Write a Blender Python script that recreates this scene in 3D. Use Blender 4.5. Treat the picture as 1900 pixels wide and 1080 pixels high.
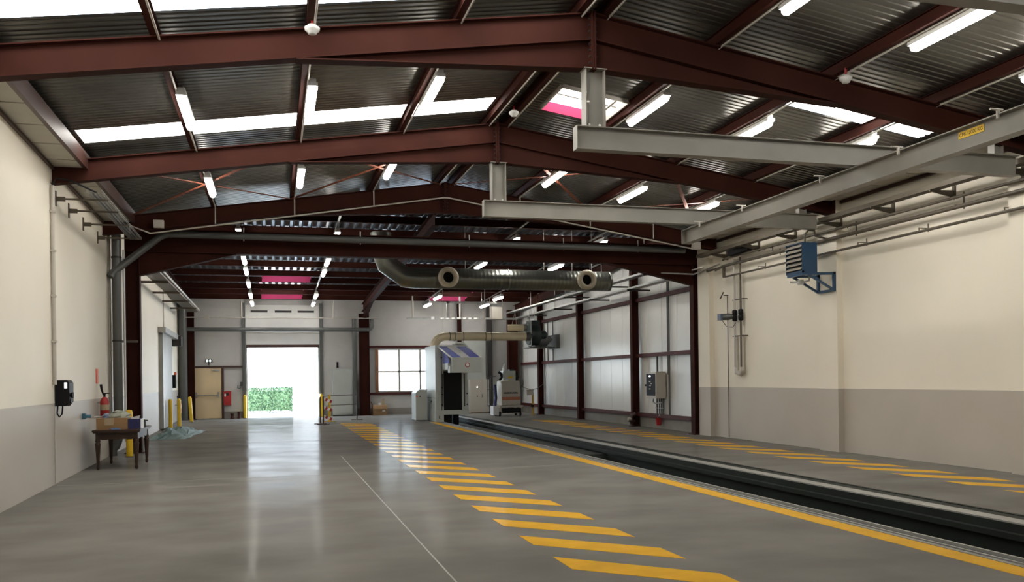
import bpy, math, random
from mathutils import Vector, Matrix
random.seed(7)
SC = bpy.context.scene
COL = SC.collection
for o in list(bpy.data.objects):
    bpy.data.objects.remove(o)

# ------------------------------------------------------------------ camera
EYE = 1.55
FPX, PX, PY, RHO, YAW = 1600.0, 950.0, 702.2, 0.0135, math.atan(443 / 1600.0)
cam_d = bpy.data.cameras.new('camera')
cam = bpy.data.objects.new('camera', cam_d)
COL.objects.link(cam)
cam_d.sensor_fit = 'HORIZONTAL'
cam_d.sensor_width = 36.0
cam_d.lens = 36.0 * FPX / 1900.0
cam_d.shift_x = 0.0
cam_d.shift_y = (PY - 540.0) / 1900.0
cam_d.clip_start, cam_d.clip_end = 0.05, 400
_f = Vector((math.sin(YAW), math.cos(YAW), 0))
_r0 = Vector((math.cos(YAW), -math.sin(YAW), 0))
_z0 = Vector((0, 0, 1))
_r = math.cos(RHO) * _r0 - math.sin(RHO) * _z0
_u = math.sin(RHO) * _r0 + math.cos(RHO) * _z0
cam.matrix_world = Matrix(((_r.x, _u.x, -_f.x, 0), (_r.y, _u.y, -_f.y, 0), (_r.z, _u.z, -_f.z, EYE), (0, 0, 0, 1)))
SC.camera = cam

# ------------------------------------------------------------------ light
TUBE_E, SKYLIGHT_E, SKY_E, SUN_E = 42.0, 8.2, 14.0, 22.0
w = bpy.data.worlds.new('sky')
SC.world = w
w.use_nodes = True
bg = w.node_tree.nodes['Background']
bg.inputs[0].default_value = (0.66, 0.82, 1.0, 1)
bg.inputs[1].default_value = SKY_E
sun_d = bpy.data.lights.new('sun', 'SUN')
sun_d.energy = SUN_E
sun_d.angle = 0.01
sun_d.color = (1.0, 0.95, 0.87)
sun = bpy.data.objects.new('sun', sun_d)
COL.objects.link(sun)
sun.rotation_euler = (math.radians(42), 0, math.radians(-12))
sun.location = (0, 50, 30)
SC.view_settings.view_transform = 'Standard'
SC.view_settings.look = 'None'
SC.view_settings.exposure = 0.0
SC.view_settings.gamma = 1.0
SC.view_settings.use_curve_mapping = False
SC.cycles.max_bounces = 8
SC.cycles.diffuse_bounces = 5
SC.cycles.glossy_bounces = 4
SC.cycles.sample_clamp_indirect = 6.0
SC.cycles.caustics_reflective = False
SC.cycles.use_light_tree = True

# ------------------------------------------------------------------ helpers
def lin(c):
    return tuple(((v / 255.0) / 12.92 if v <= 10 else ((v / 255.0 + 0.055) / 1.055) ** 2.4) for v in c)

def mat(name, col, rough=0.5, metal=0.0, var=0.12, scale=2.0, bump=0.0, bscale=60.0, spec=0.5, stretch=None):
    m = bpy.data.materials.new(name)
    m.use_nodes = True
    nt = m.node_tree
    b = nt.nodes['Principled BSDF']
    b.inputs['Roughness'].default_value = rough
    b.inputs['Metallic'].default_value = metal
    b.inputs['Specular IOR Level'].default_value = spec
    geo = nt.nodes.new('ShaderNodeNewGeometry')
    src = geo.outputs['Position']
    if stretch:
        mp = nt.nodes.new('ShaderNodeMapping')
        mp.inputs['Scale'].default_value = stretch
        nt.links.new(src, mp.inputs['Vector'])
        src = mp.outputs['Vector']
    n = nt.nodes.new('ShaderNodeTexNoise')
    n.inputs['Scale'].default_value = scale
    n.inputs['Detail'].default_value = 5.0
    nt.links.new(src, n.inputs['Vector'])
    r = nt.nodes.new('ShaderNodeValToRGB')
    r.color_ramp.elements[0].position = 0.3
    r.color_ramp.elements[1].position = 0.7
    r.color_ramp.elements[0].color = tuple(c * (1 - var) for c in col) + (1,)
    r.color_ramp.elements[1].color = tuple(min(1, c * (1 + var)) for c in col) + (1,)
    nt.links.new(n.outputs['Fac'], r.inputs[0])
    nt.links.new(r.outputs[0], b.inputs['Base Color'])
    if bump:
        n2 = nt.nodes.new('ShaderNodeTexNoise')
        n2.inputs['Scale'].default_value = bscale
        nt.links.new(src, n2.inputs['Vector'])
        bp = nt.nodes.new('ShaderNodeBump')
        bp.inputs['Strength'].default_value = bump
        bp.inputs['Distance'].default_value = 0.02
        nt.links.new(n2.outputs['Fac'], bp.inputs['Height'])
        nt.links.new(bp.outputs[0], b.inputs['Normal'])
    return m

def emit(name, col, e):
    m = bpy.data.materials.new(name)
    m.use_nodes = True
    b = m.node_tree.nodes['Principled BSDF']
    b.inputs['Base Color'].default_value = (0.8, 0.8, 0.8, 1)
    b.inputs['Emission Color'].default_value = tuple(col) + (1,)
    b.inputs['Emission Strength'].default_value = e
    return m

class MB:
    """collects shapes into one mesh; coordinates are world coordinates"""
    def __init__(self):
        self.v, self.f, self.mi, self.sm = [], [], [], []
    def add(self, vs, fs, mi=0, smooth=False):
        n = len(self.v)
        self.v += [tuple(p) for p in vs]
        for q in fs:
            self.f.append(tuple(n + i for i in q))
            self.mi.append(mi)
            self.sm.append(smooth)
        return self
    def box(self, x0, x1, y0, y1, z0, z1, mi=0):
        x0, x1 = min(x0, x1), max(x0, x1); y0, y1 = min(y0, y1), max(y0, y1); z0, z1 = min(z0, z1), max(z0, z1)
        vs = [(x0, y0, z0), (x1, y0, z0), (x1, y1, z0), (x0, y1, z0), (x0, y0, z1), (x1, y0, z1), (x1, y1, z1), (x0, y1, z1)]
        return self.add(vs, [(0, 3, 2, 1), (4, 5, 6, 7), (0, 1, 5, 4), (1, 2, 6, 5), (2, 3, 7, 6), (3, 0, 4, 7)], mi)
    def bar(self, p0, p1, w, h, up=(0, 0, 1), mi=0):
        p0, p1 = Vector(p0), Vector(p1)
        t = (p1 - p0).normalized()
        s = t.cross(Vector(up))
        if s.length < 1e-5:
            s = t.cross(Vector((0, 1, 0)))
        s.normalize()
        u = s.cross(t).normalized()
        vs = []
        for p in (p0, p1):
            for a, b in ((-1, -1), (1, -1), (1, 1), (-1, 1)):
                vs.append(p + s * (a * w / 2) + u * (b * h / 2))
        return self.add(vs, [(0, 1, 2, 3), (7, 6, 5, 4), (0, 4, 5, 1), (1, 5, 6, 2), (2, 6, 7, 3), (3, 7, 4, 0)], mi)
    def ibeam(self, p0, p1, d, w, dv=(0, 0, 1), tf=0.014, tw=0.009, mi=0):
        p0, p1, dv = Vector(p0), Vector(p1), Vector(dv).normalized()
        o = dv * (d / 2 - tf / 2)
        self.bar(p0 + o, p1 + o, w, tf, dv, mi)
        self.bar(p0 - o, p1 - o, w, tf, dv, mi)
        return self.bar(p0, p1, tw, d - 2 * tf, dv, mi)
    def tube(self, pts, r, n=10, mi=0, caps=True, closed=False):
        pts = [Vector(p) for p in pts]
        rr = r if isinstance(r, (list, tuple)) else [r] * len(pts)
        N = len(pts)
        rings = []
        ref = None
        for i, p in enumerate(pts):
            if i == 0: t = pts[1] - pts[0]
            elif i == N - 1: t = pts[-1] - pts[-2]
            else: t = (pts[i + 1] - pts[i]).normalized() + (pts[i] - pts[i - 1]).normalized()
            t.normalize()
            if ref is None:
                ref = Vector((0, 0, 1)) if abs(t.z) < 0.9 else Vector((1, 0, 0))
            a = t.cross(ref)
            if a.length < 1e-4:
                ref = Vector((1, 0, 0)); a = t.cross(ref)
            a.normalize()
            b = a.cross(t).normalized()
            ref = b
            k = 1.0
            if 0 < i < N - 1:
                c = (pts[i] - pts[i - 1]).normalized().dot(t)
                k = 1 / max(0.5, c)
            rings.append([p + (a * math.cos(2 * math.pi * j / n) * k + b * math.sin(2 * math.pi * j / n)) * rr[i] for j in range(n)])
        vs = [q for rg in rings for q in rg]
        fs = []
        for i in range(N - 1):
            for j in range(n):
                fs.append((i * n + j, i * n + (j + 1) % n, (i + 1) * n + (j + 1) % n, (i + 1) * n + j))
        self.add(vs, fs, mi, True)
        if caps:
            self.add(rings[0], [tuple(range(n - 1, -1, -1))], mi)
            self.add(rings[-1], [tuple(range(n))], mi)
        return self
    def lathe(self, c, prof, n=16, axis='z', mi=0, smooth=True):
        c = Vector(c)
        vs = []
        for r, h in prof:
            for j in range(n):
                a = 2 * math.pi * j / n
                u, v = r * math.cos(a), r * math.sin(a)
                vs.append(c + (Vector((u, v, h)) if axis == 'z' else Vector((v, h, u)) if axis == 'y' else Vector((h, u, v))))
        fs = []
        for i in range(len(prof) - 1):
            for j in range(n):
                fs.append((i * n + j, i * n + (j + 1) % n, (i + 1) * n + (j + 1) % n, (i + 1) * n + j))
        self.add(vs, fs, mi, smooth)
        self.add(vs[:n], [tuple(range(n - 1, -1, -1))], mi)
        self.add(vs[-n:], [tuple(range(n))], mi)
        return self
    def poly(self, pts, mi=0):
        return self.add(pts, [tuple(range(len(pts)))], mi)
    def prism(self, pts, d, mi=0):
        """closed polygon extruded by vector d"""
        d = Vector(d)
        a = [Vector(p) for p in pts]
        b = [p + d for p in a]
        n = len(a)
        fs = [tuple(range(n - 1, -1, -1)), tuple(range(n, 2 * n))] + [(i, (i + 1) % n, n + (i + 1) % n, n + i) for i in range(n)]
        return self.add(a + b, fs, mi)
    def build(self, name, mats, parent=None, org=None):
        if not isinstance(mats, (list, tuple)): mats = [mats]
        if org is None:
            if parent is None:
                xs, ys, zs = zip(*self.v)
                org = Vector(((min(xs) + max(xs)) / 2, (min(ys) + max(ys)) / 2, min(zs)))
            else:
                org = Vector((0, 0, 0)); q = parent
                while q: org = org + q.location; q = q.parent
        else: org = Vector(org)
        me = bpy.data.meshes.new(name)
        me.from_pydata([tuple(Vector(p) - org) for p in self.v], [], self.f)
        for m in mats: me.materials.append(m)
        me.polygons.foreach_set('material_index', self.mi)
        me.polygons.foreach_set('use_smooth', self.sm)
        me.update()
        import bmesh
        bm = bmesh.new(); bm.from_mesh(me)
        bmesh.ops.recalc_face_normals(bm, faces=bm.faces)
        bm.to_mesh(me); bm.free()
        o = bpy.data.objects.new(name, me)
        COL.objects.link(o)
        if parent is None: o.location = org
        else: o.parent = parent
        return o

def tag(o, label=None, cat=None, group=None, kind=None):
    if label: o['label'] = label
    if cat:
        o['category'] = cat
        o['kind'] = kind or 'thing'
    if group: o['group'] = group
    if kind: o['kind'] = kind
    return o

def thing(name, label, cat, loc, group=None):
    o = bpy.data.objects.new(name, None)
    COL.objects.link(o)
    o.location = loc
    o.empty_display_size = 0.1
    return tag(o, label, cat, group)

def struct(name, mb, m, label=None, parent=None):
    o = mb.build(name, m, parent)
    o['kind'] = 'structure'
    if label: o['label'] = label
    return o

def copy_tree(o, parent=None):
    c = o.copy()
    COL.objects.link(c)
    c.parent = parent
    for ch in list(o.children):
        copy_tree(ch, c)
    return c

def text(name, s, m, parent, loc, size, xdir, updir, thick=0.002):
    cu = bpy.data.curves.new(name, 'FONT')
    cu.body = s
    cu.size = size
    cu.extrude = thick
    cu.align_x = 'CENTER'; cu.align_y = 'CENTER'
    tmp = bpy.data.objects.new('tmp_text', cu)
    COL.objects.link(tmp)
    dg = bpy.context.evaluated_depsgraph_get()
    me = bpy.data.meshes.new_from_object(tmp.evaluated_get(dg))
    bpy.data.objects.remove(tmp)
    xd, ud = Vector(xdir).normalized(), Vector(updir).normalized()
    nd = xd.cross(ud)
    org = Vector((0, 0, 0)); q = parent
    while q: org = org + q.location; q = q.parent
    L = Vector(loc) - org
    M = Matrix(((xd.x, ud.x, nd.x, L.x), (xd.y, ud.y, nd.y, L.y), (xd.z, ud.z, nd.z, L.z), (0, 0, 0, 1)))
    me.transform(M)
    me.materials.clear(); me.materials.append(m)
    o = bpy.data.objects.new(name, me)
    COL.objects.link(o)
    o.parent = parent
    return o

def arc(c, r, a0, a1, n, plane='xz'):
    out = []
    for i in range(n + 1):
        a = math.radians(a0 + (a1 - a0) * i / n)
        u, v = r * math.cos(a), r * math.sin(a)
        c0 = Vector(c)
        out.append(c0 + (Vector((u, 0, v)) if plane == 'xz' else Vector((0, u, v)) if plane == 'yz' else Vector((u, v, 0))))
    return out

# ------------------------------------------------------------------ materials
M = {}
M['cream'] = mat('cream wall paint', (0.82, 0.765, 0.645), 0.55, var=0.03, scale=0.6, bump=0.02)
M['wains'] = mat('grey beige wainscot paint', (0.45, 0.41, 0.355), 0.5, var=0.05, scale=0.7)
M['steel'] = mat('red oxide steel paint', (0.041, 0.0122, 0.0085), 0.68, var=0.18, scale=1.6, spec=0.08)
M['steel_rail'] = mat('dark red rail paint', (0.075, 0.022, 0.02), 0.55, var=0.1, spec=0.2)
M['roof'] = mat('galvanised roof sheet', (0.165, 0.16, 0.142), 0.31, 0.8, var=0.12, scale=1.2, stretch=(1, 4, 1))
M['deck'] = mat('dark roof deck', (0.13, 0.13, 0.14), 0.3, 0.8, var=0.12)
M['soffit'] = mat('grey soffit tile', (0.47, 0.45, 0.39), 0.7, var=0.06)
M['dark'] = mat('dark steel', (0.02, 0.018, 0.017), 0.5)
M['black'] = mat('black plastic', (0.007, 0.007, 0.008), 0.55, spec=0.2)
M['galv'] = mat('galvanised steel', (0.42, 0.42, 0.40), 0.38, 0.75, var=0.12, scale=8)
M['grey'] = mat('grey beam paint', (0.255, 0.242, 0.212), 0.45, var=0.16, scale=1.3, bump=0.03)
M['pvc'] = mat('grey drain pipe', (0.085, 0.088, 0.084), 0.4, var=0.08)
M['pipe'] = mat('weathered pipe', (0.105, 0.088, 0.064), 0.5, 0.2, var=0.15)
M['white'] = mat('white paint', (0.74, 0.74, 0.72), 0.4, var=0.04)
M['conduit'] = mat('light conduit', (0.50, 0.47, 0.42), 0.45, var=0.08)
M['panel'] = mat('white cladding panel', (0.78, 0.79, 0.76), 0.27, var=0.03, scale=0.8)
M['slat'] = mat('grey white slatted panel', (0.52, 0.51, 0.49), 0.45, var=0.04)
M['plinth'] = mat('concrete plinth', (0.24, 0.225, 0.20), 0.75, var=0.12)
M['yellow'] = mat('yellow bollard paint', (0.80, 0.52, 0.02), 0.4, var=0.06)
M['line'] = mat('yellow floor paint', (0.66, 0.37, 0.045), 0.3, var=0.08, scale=4)
M['red'] = mat('red paint', (0.38, 0.022, 0.022), 0.35, var=0.08)
M['ventred'] = mat('pink red vent curb', (0.30, 0.03, 0.085), 0.6, var=0.05, spec=0.1)
M['beige'] = mat('beige door paint', (0.74, 0.575, 0.35), 0.45, var=0.04)
M['blue'] = mat('blue enamel', (0.016, 0.058, 0.125), 0.35, var=0.08)
M['wood'] = mat('dark carved wood', (0.040, 0.017, 0.010), 0.4, var=0.3, scale=6, stretch=(1, 1, 0.2))
M['card'] = mat('cardboard', (0.30, 0.18, 0.085), 0.8, var=0.1, scale=5)
M['navy'] = mat('navy blue box', (0.02, 0.022, 0.10), 0.5)
M['tape'] = mat('brown tape', (0.42, 0.33, 0.22), 0.3)
M['cloth'] = mat('sage grey cloth', (0.34, 0.36, 0.30), 0.9, var=0.12, bump=0.3, bscale=40)
M['plastic_sheet'] = mat('pale green plastic film', (0.15, 0.215, 0.21), 0.6, var=0.25, bump=0.2, bscale=15, spec=0.15)
M['machine'] = mat('pale grey green enamel', (0.46, 0.49, 0.46), 0.35, var=0.04)
M['purple'] = mat('violet blue panel', (0.16, 0.19, 0.52), 0.15, var=0.08)
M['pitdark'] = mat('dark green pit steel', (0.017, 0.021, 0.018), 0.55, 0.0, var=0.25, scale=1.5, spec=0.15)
M['railgrey'] = mat('worn rail steel', (0.36, 0.36, 0.34), 0.45, 0.4, var=0.1)
M['cream_duct'] = mat('cream duct', (0.72, 0.62, 0.42), 0.35, var=0.05)
M['fan'] = mat('dark green fan casing', (0.018, 0.032, 0.03), 0.35)
M['spiral'] = mat('spiral duct steel', (0.24, 0.25, 0.225), 0.3, 0.85, var=0.1)
M['nozzle'] = mat('off white nozzle', (0.62, 0.56, 0.44), 0.5)
M['cab'] = mat('warm grey cabinet', (0.50, 0.46, 0.40), 0.4, var=0.04)
M['glasspane'] = None
M['tube'] = emit('lit fluorescent tube', (1.0, 0.955, 0.885), TUBE_E)
M['skylight'] = emit('lit translucent roof sheet', (1.0, 0.97, 0.90), SKYLIGHT_E)
M['vent_glow'] = emit('glowing vent sun cover', (0.95, 0.98, 1.0), 2.2)  # glow of the sheets added over the far vents to keep sun out
M['green_led'] = emit('emergency lens', (0.75, 1.0, 0.9), 6.0)
M['white_led'] = emit('white indicator', (1, 1, 1), 4.0)
M['orange'] = mat('orange red lamp', (0.75, 0.10, 0.03), 0.4)
M['stripe_or'] = mat('faded orange stripe', (0.42, 0.15, 0.08), 0.5)
M['leaf'] = mat('hedge leaf', (0.055, 0.10, 0.05), 0.6, var=0.5, spec=0.2, scale=9)
M['asphalt'] = mat('pale exterior paving', (0.55, 0.55, 0.54), 0.8, var=0.06)
M['facade'] = mat('pale facade', (0.75, 0.75, 0.74), 0.7)
M['brown'] = mat('brown metal', (0.055, 0.022, 0.016), 0.45)
M['ochre'] = mat('varnished frame', (0.30, 0.13, 0.05), 0.4)

def glass():
    m = bpy.data.materials.new('window glass'); m.use_nodes = True
    nt = m.node_tree
    for n in list(nt.nodes):
        if n.type != 'OUTPUT_MATERIAL': nt.nodes.remove(n)
    out = [n for n in nt.nodes if n.type == 'OUTPUT_MATERIAL'][0]
    t = nt.nodes.new('ShaderNodeBsdfTransparent'); g = nt.nodes.new('ShaderNodeBsdfGlossy')
    g.inputs['Roughness'].default_value = 0.02
    t.inputs[0].default_value = (0.93, 0.95, 0.95, 1)
    mx = nt.nodes.new('ShaderNodeMixShader'); mx.inputs[0].default_value = 0.07
    nt.links.new(t.outputs[0], mx.inputs[1]); nt.links.new(g.outputs[0], mx.inputs[2]); nt.links.new(mx.outputs[0], out.inputs[0])
    return m
M['glass'] = glass()

def sheen(m, fac, rough=None):
    """worn polish: a matt body under a weak, nearly angle-independent gloss"""
    nt = m.node_tree
    b = nt.nodes['Principled BSDF']
    b.inputs['Specular IOR Level'].default_value = 0.0
    g = nt.nodes.new('ShaderNodeBsdfGlossy')
    if rough is not None: g.inputs['Roughness'].default_value = rough
    elif b.inputs['Roughness'].links: nt.links.new(b.inputs['Roughness'].links[0].from_socket, g.inputs['Roughness'])
    if b.inputs['Normal'].links: nt.links.new(b.inputs['Normal'].links[0].from_socket, g.inputs['Normal'])
    lw = nt.nodes.new('ShaderNodeLayerWeight'); lw.inputs[0].default_value = 0.5
    mr = nt.nodes.new('ShaderNodeMapRange'); mr.inputs[1].default_value = .80; mr.inputs[2].default_value = .935; mr.inputs[3].default_value = fac * .22; mr.inputs[4].default_value = fac * 1.15
    nt.links.new(lw.outputs['Facing'], mr.inputs[0])
    mx = nt.nodes.new('ShaderNodeMixShader')
    out = nt.nodes['Material Output']
    nt.links.new(mr.outputs[0], mx.inputs[0]); nt.links.new(b.outputs[0], mx.inputs[1]); nt.links.new(g.outputs[0], mx.inputs[2])
    nt.links.new(mx.outputs[0], out.inputs['Surface'])
    return m

def floor_mat():
    m = mat('polished concrete', (0.178, 0.169, 0.153), 0.22, var=0.17, scale=0.9, stretch=(0.9, 1.2, 1))
    nt = m.node_tree
    b = nt.nodes['Principled BSDF']
    geo = nt.nodes.new('ShaderNodeNewGeometry')
    n = nt.nodes.new('ShaderNodeTexNoise'); n.inputs['Scale'].default_value = 1.1; n.inputs['Detail'].default_value = 8
    nt.links.new(geo.outputs['Position'], n.inputs['Vector'])
    r = nt.nodes.new('ShaderNodeMapRange')
    r.inputs[1].default_value = 0.3; r.inputs[2].default_value = 0.7; r.inputs[3].default_value = 0.10; r.inputs[4].default_value = 0.22
    nt.links.new(n.outputs['Fac'], r.inputs[0]); nt.links.new(r.outputs[0], b.inputs['Roughness'])
    n2 = nt.nodes.new('ShaderNodeTexNoise'); n2.inputs['Scale'].default_value = 7; n2.inputs['Detail'].default_value = 6
    nt.links.new(geo.outputs['Position'], n2.inputs['Vector'])
    bp = nt.nodes.new('ShaderNodeBump'); bp.inputs['Strength'].default_value = 0.03; bp.inputs['Distance'].default_value = 0.006
    nt.links.new(n2.outputs['Fac'], bp.inputs['Height']); nt.links.new(bp.outputs[0], b.inputs['Normal'])
    return sheen(m, .085)
M['line'] = sheen(M['line'], .13, .14)
M['floor'] = floor_mat()
M['joint'] = mat('pale floor joint', (0.33, 0.32, 0.30), 0.5)

# ------------------------------------------------------------------ setting
Y0, YF, YB = -7.0, 20.75, 38.75          # rear end, opening frame, back wall
AX, APEX, SLOPE = 3.88, 6.08, 0.15       # ridge of the near roof
XR, XR2 = 10.92, 11.16                   # right wall of near hall, clad wall of far hall
def XL(y): return -2.95 - 0.0225 * y     # left wall plane
def zr(x): return APEX - SLOPE * abs(x - AX)
def zfar(y): return 4.95 + 0.042 * (38.5 - y)   # underside of far purlins
WZ = 1.26
PXA, PXB = 5.72, 7.80                    # pit edges

b = MB()
b.box(-4.6, PXA, Y0, YB + .3, -.25, 0); b.box(PXB, XR2 + .3, Y0, YB + .3, -.25, 0); b.box(PXA, PXB, 36.6, YB + .3, -.25, 0)
floor = struct('floor', b, M['floor'], 'grey polished concrete floor of the hall')
# painted marks and joints on the floor
def stripe_band(x0, x1, ystart, ypitch, n, wy, slant, name, label):
    b = MB()
    for i in range(n):
        y = ystart + ypitch * i
        b.prism([(x0, y, 0), (x0, y - wy, 0), (x1, y - wy - slant, 0), (x1, y - slant, 0)], (0, 0, .003))
    o = struct(name, b, M['line'], label, floor)
    return o
stripe_band(2.31, 3.35, 6.02, 1.075, 25, .50, 1.02, 'floor_stripe_marking', 'diagonal yellow hazard stripes left of the rail pit')
stripe_band(9.20, 10.08, 8.10, 1.075, 22, .50, 1.02, 'floor_stripe_marking', 'diagonal yellow hazard stripes right of the rail pit')
b = MB().box(5.44, 5.68, Y0, 30.9, 0, .003)
struct('floor_line_marking', b, M['line'], 'long solid yellow line along the rail pit', floor)
b = MB().box(1.32, 1.335, Y0, 18, 0, .0015).box(-3.2, 5.4, 14.55, 14.56, 0, .0015).box(-3.2, 5.4, 22.9, 22.91, 0, .0015)
struct('floor_joint_line', b, M['joint'], 'thin pale expansion joints in the floor', floor)

# sunken rail pit
pit = MB()
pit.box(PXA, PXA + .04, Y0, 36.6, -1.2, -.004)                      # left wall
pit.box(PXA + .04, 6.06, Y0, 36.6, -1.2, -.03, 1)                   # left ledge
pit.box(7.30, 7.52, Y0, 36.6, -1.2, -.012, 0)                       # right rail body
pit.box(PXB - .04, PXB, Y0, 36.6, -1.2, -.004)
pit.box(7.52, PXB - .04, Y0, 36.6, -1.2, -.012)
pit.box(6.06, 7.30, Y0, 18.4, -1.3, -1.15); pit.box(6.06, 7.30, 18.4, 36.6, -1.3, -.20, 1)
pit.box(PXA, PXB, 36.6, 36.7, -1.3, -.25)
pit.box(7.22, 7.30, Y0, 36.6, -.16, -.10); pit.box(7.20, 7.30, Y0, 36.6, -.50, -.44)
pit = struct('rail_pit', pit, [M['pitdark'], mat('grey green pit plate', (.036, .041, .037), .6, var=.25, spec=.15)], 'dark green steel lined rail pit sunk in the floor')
b = MB().box(7.31, 7.515, Y0, 36.6, -.012, .004)
struct('rail', b, M['railgrey'], 'flat pale rail on the right edge of the pit', pit)
b = MB().box(5.83, 5.855, Y0, 36.6, -.09, -.004).box(5.76, 5.775, Y0, 36.6, -.09, -.004)
struct('rail', b, M['railgrey'], 'thin outer rail on the left edge of the pit', pit)
b = MB().box(5.97, 6.0, Y0, 36.6, -.09, -.002)
struct('rail', b, M['railgrey'], 'thin inner rail on the left edge of the pit', pit)
b = MB().box(5.685, 5.72, Y0, 30.9, -.01, .006)
struct('rail_edge', b, M['plinth'], None, pit)

# left wall (skewed plane), two tones
def skew_wall(y0, y1, zt, name, label):
    b = MB()
    for (z0, z1, mi) in ((0, WZ, 1), (WZ, zt, 0)):
        b.prism([(XL(y0), y0, z0), (XL(y1), y1, z0), (XL(y1), y1, z1), (XL(y0), y0, z1)], (-.3, 0, 0), mi)
    return struct(name, b, [M['cream'], M['wains']], label)
wl = skew_wall(Y0, YF, 5.2, 'wall_left', 'cream left wall with grey beige lower part')
wl2 = skew_wall(YF, YB + .1, 6.6, 'wall_left.001', 'cream left wall beyond the wide steel frame')
# right wall of the near hall with pilasters
b = MB()
for (z0, z1, mi) in ((0, WZ, 1), (WZ, 5.25, 0)):
    b.box(XR, XR + .3, Y0, YF - .2, z0, z1, mi)
    for (ya, yb) in ((19.95, YF - .2), (14.75, 15.36), (9.98, 10.6), (5.2, 5.82), (.45, 1.05)):
        b.box(XR - .13, XR, ya, yb, z0, z1, mi)
wr = struct('wall_right', b, [M['cream'], M['wains']], 'cream right wall with pilasters and grey beige lower part')
# far hall right wall: plinth + ribbed white cladding
b = MB()
b.box(XR2 - .06, XR2 + .3, YF - .2, YB, 0, .34, 1)
y = YF - .2
while y < YB - .05:
    y1 = min(y + .985, YB)
    b.box(XR2, XR2 + .1, y, y1, .34, 6.7, 0)
    b.box(XR2 + .012, XR2 + .1, y1, min(y1 + .015, YB), .34, 6.7, 0)
    y += 1.0
wr2 = struct('wall_right.001', b, [M['panel'], M['plinth']], 'white clad wall on concrete plinth beyond the steel frame')
# rear wall behind the viewer
struct('wall_rear', MB().box(-3.2, XR + .3, Y0 - .2, Y0, 0, 6.4), M['cream'], 'cream end wall behind the viewer')
# back wall with door opening and window opening, horizontal slats
DX0, DX1, DZ = -1.09, 1.93, 3.04
WX0, WX1, WZ0, WZ1 = 4.50, 7.30, 1.02, 2.94
BX0, BX1, BZ = -3.24, -2.13, 2.16
b = MB()
def backrow(z0, z1, mi, dy):
    spans = [(-4.2, XR2 + .3)]
    def cut(sp, a, c):
        out = []
        for s, e in sp:
            if c <= s or a >= e: out.append((s, e)); continue
            if s < a: out.append((s, a))
            if c < e: out.append((c, e))
        return out
    zm = (z0 + z1) / 2
    if zm < DZ: spans = cut(spans, DX0, DX1)
    if WZ0 < zm < WZ1: spans = cut(spans, WX0, WX1)
    for s, e in spans: b.box(s, e, YB + dy, YB + .25, z0, z1, mi)
edges = sorted(set([0, .3, WZ0, WZ1, DZ, 6.4] + [.3 + .2 * i for i in range(31)]))
for z0, z1 in zip(edges[:-1], edges[1:]):
    if z1 - z0 < 1e-6: continue
    if z1 <= .3001: backrow(z0, z1, 1, 0); continue
    g = min(.014, (z1 - z0) * .4)
    backrow(z0, z1 - g, 0, 0); backrow(z1 - g, z1, 0, .014)
wb = struct('wall_back', b, [M['slat'], M['plinth']], 'pale slatted back wall with door and window openings')

# near roof sheets with ribs running down the slope; holes for skylights and vent
PUR = [-1.2, .45, 2.18, 3.71, 4.05, 5.60, 7.35, 9.0]
SHEET = 0.17
HOLES = [(-2.75, 3.62, 13.8, 14.55), (-2.75, 3.62, 9.02, 9.82), (7.40, 10.05, 10.85, 11.60), (4.45, 5.55, 12.85, 13.95)]
def roof_rows(b, x0, x1, y0, y1, holes, pitch=.12, h=.011):
    y = y0
    while y < y1 - 1e-6:
        seg = [(0, .06, 0, 0), (.06, .07, 0, h), (.07, .11, h, h), (.11, .12, h, 0)]
        for a, c, ha, hc in seg:
            ya, yc = y + a, min(y + c, y1)
            if ya >= y1: break
            sp = [(x0, x1)]
            for hx0, hx1, hy0, hy1 in holes:
                if hy0 <= (ya + yc) / 2 <= hy1:
                    nsp = []
                    for s, e in sp:
                        if hx1 <= s or hx0 >= e: nsp.append((s, e)); continue
                        if s < hx0: nsp.append((s, hx0))
                        if hx1 < e: nsp.append((hx1, e))
                    sp = nsp
            for s, e in sp:
                b.add([(s, ya, zr(s) + SHEET + ha), (e, ya, zr(e) + SHEET + ha), (e, yc, zr(e) + SHEET + hc), (s, yc, zr(s) + SHEET + hc)], [(0, 1, 2, 3)])
        y += pitch
b = MB()
roof_rows(b, -3.7, AX, Y0, YF - .1, HOLES); roof_rows(b, AX, 11.3, Y0, YF - .1, HOLES)
struct('ceiling', b, M['roof'], 'ribbed metal roof sheets of the near hall')
# skylight strips
for i, (hx0, hx1, hy0, hy1) in enumerate(HOLES[:3]):
    b = MB()
    n = max(2, int((hx1 - hx0) / .5))
    b.add([(hx0, hy0, zr(hx0) + SHEET + .01), (hx1, hy0, zr(hx1) + SHEET + .01), (hx1, hy1, zr(hx1) + SHEET + .01), (hx0, hy1, zr(hx0) + SHEET + .01)], [(0, 1, 2, 3)])
    struct('window_%d' % (i + 2), b, M['skylight'], 'bright translucent skylight strip in the roof ' + ['before the second steel frame', 'before the nearest steel frame', 'right of the ridge'][i])
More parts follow.
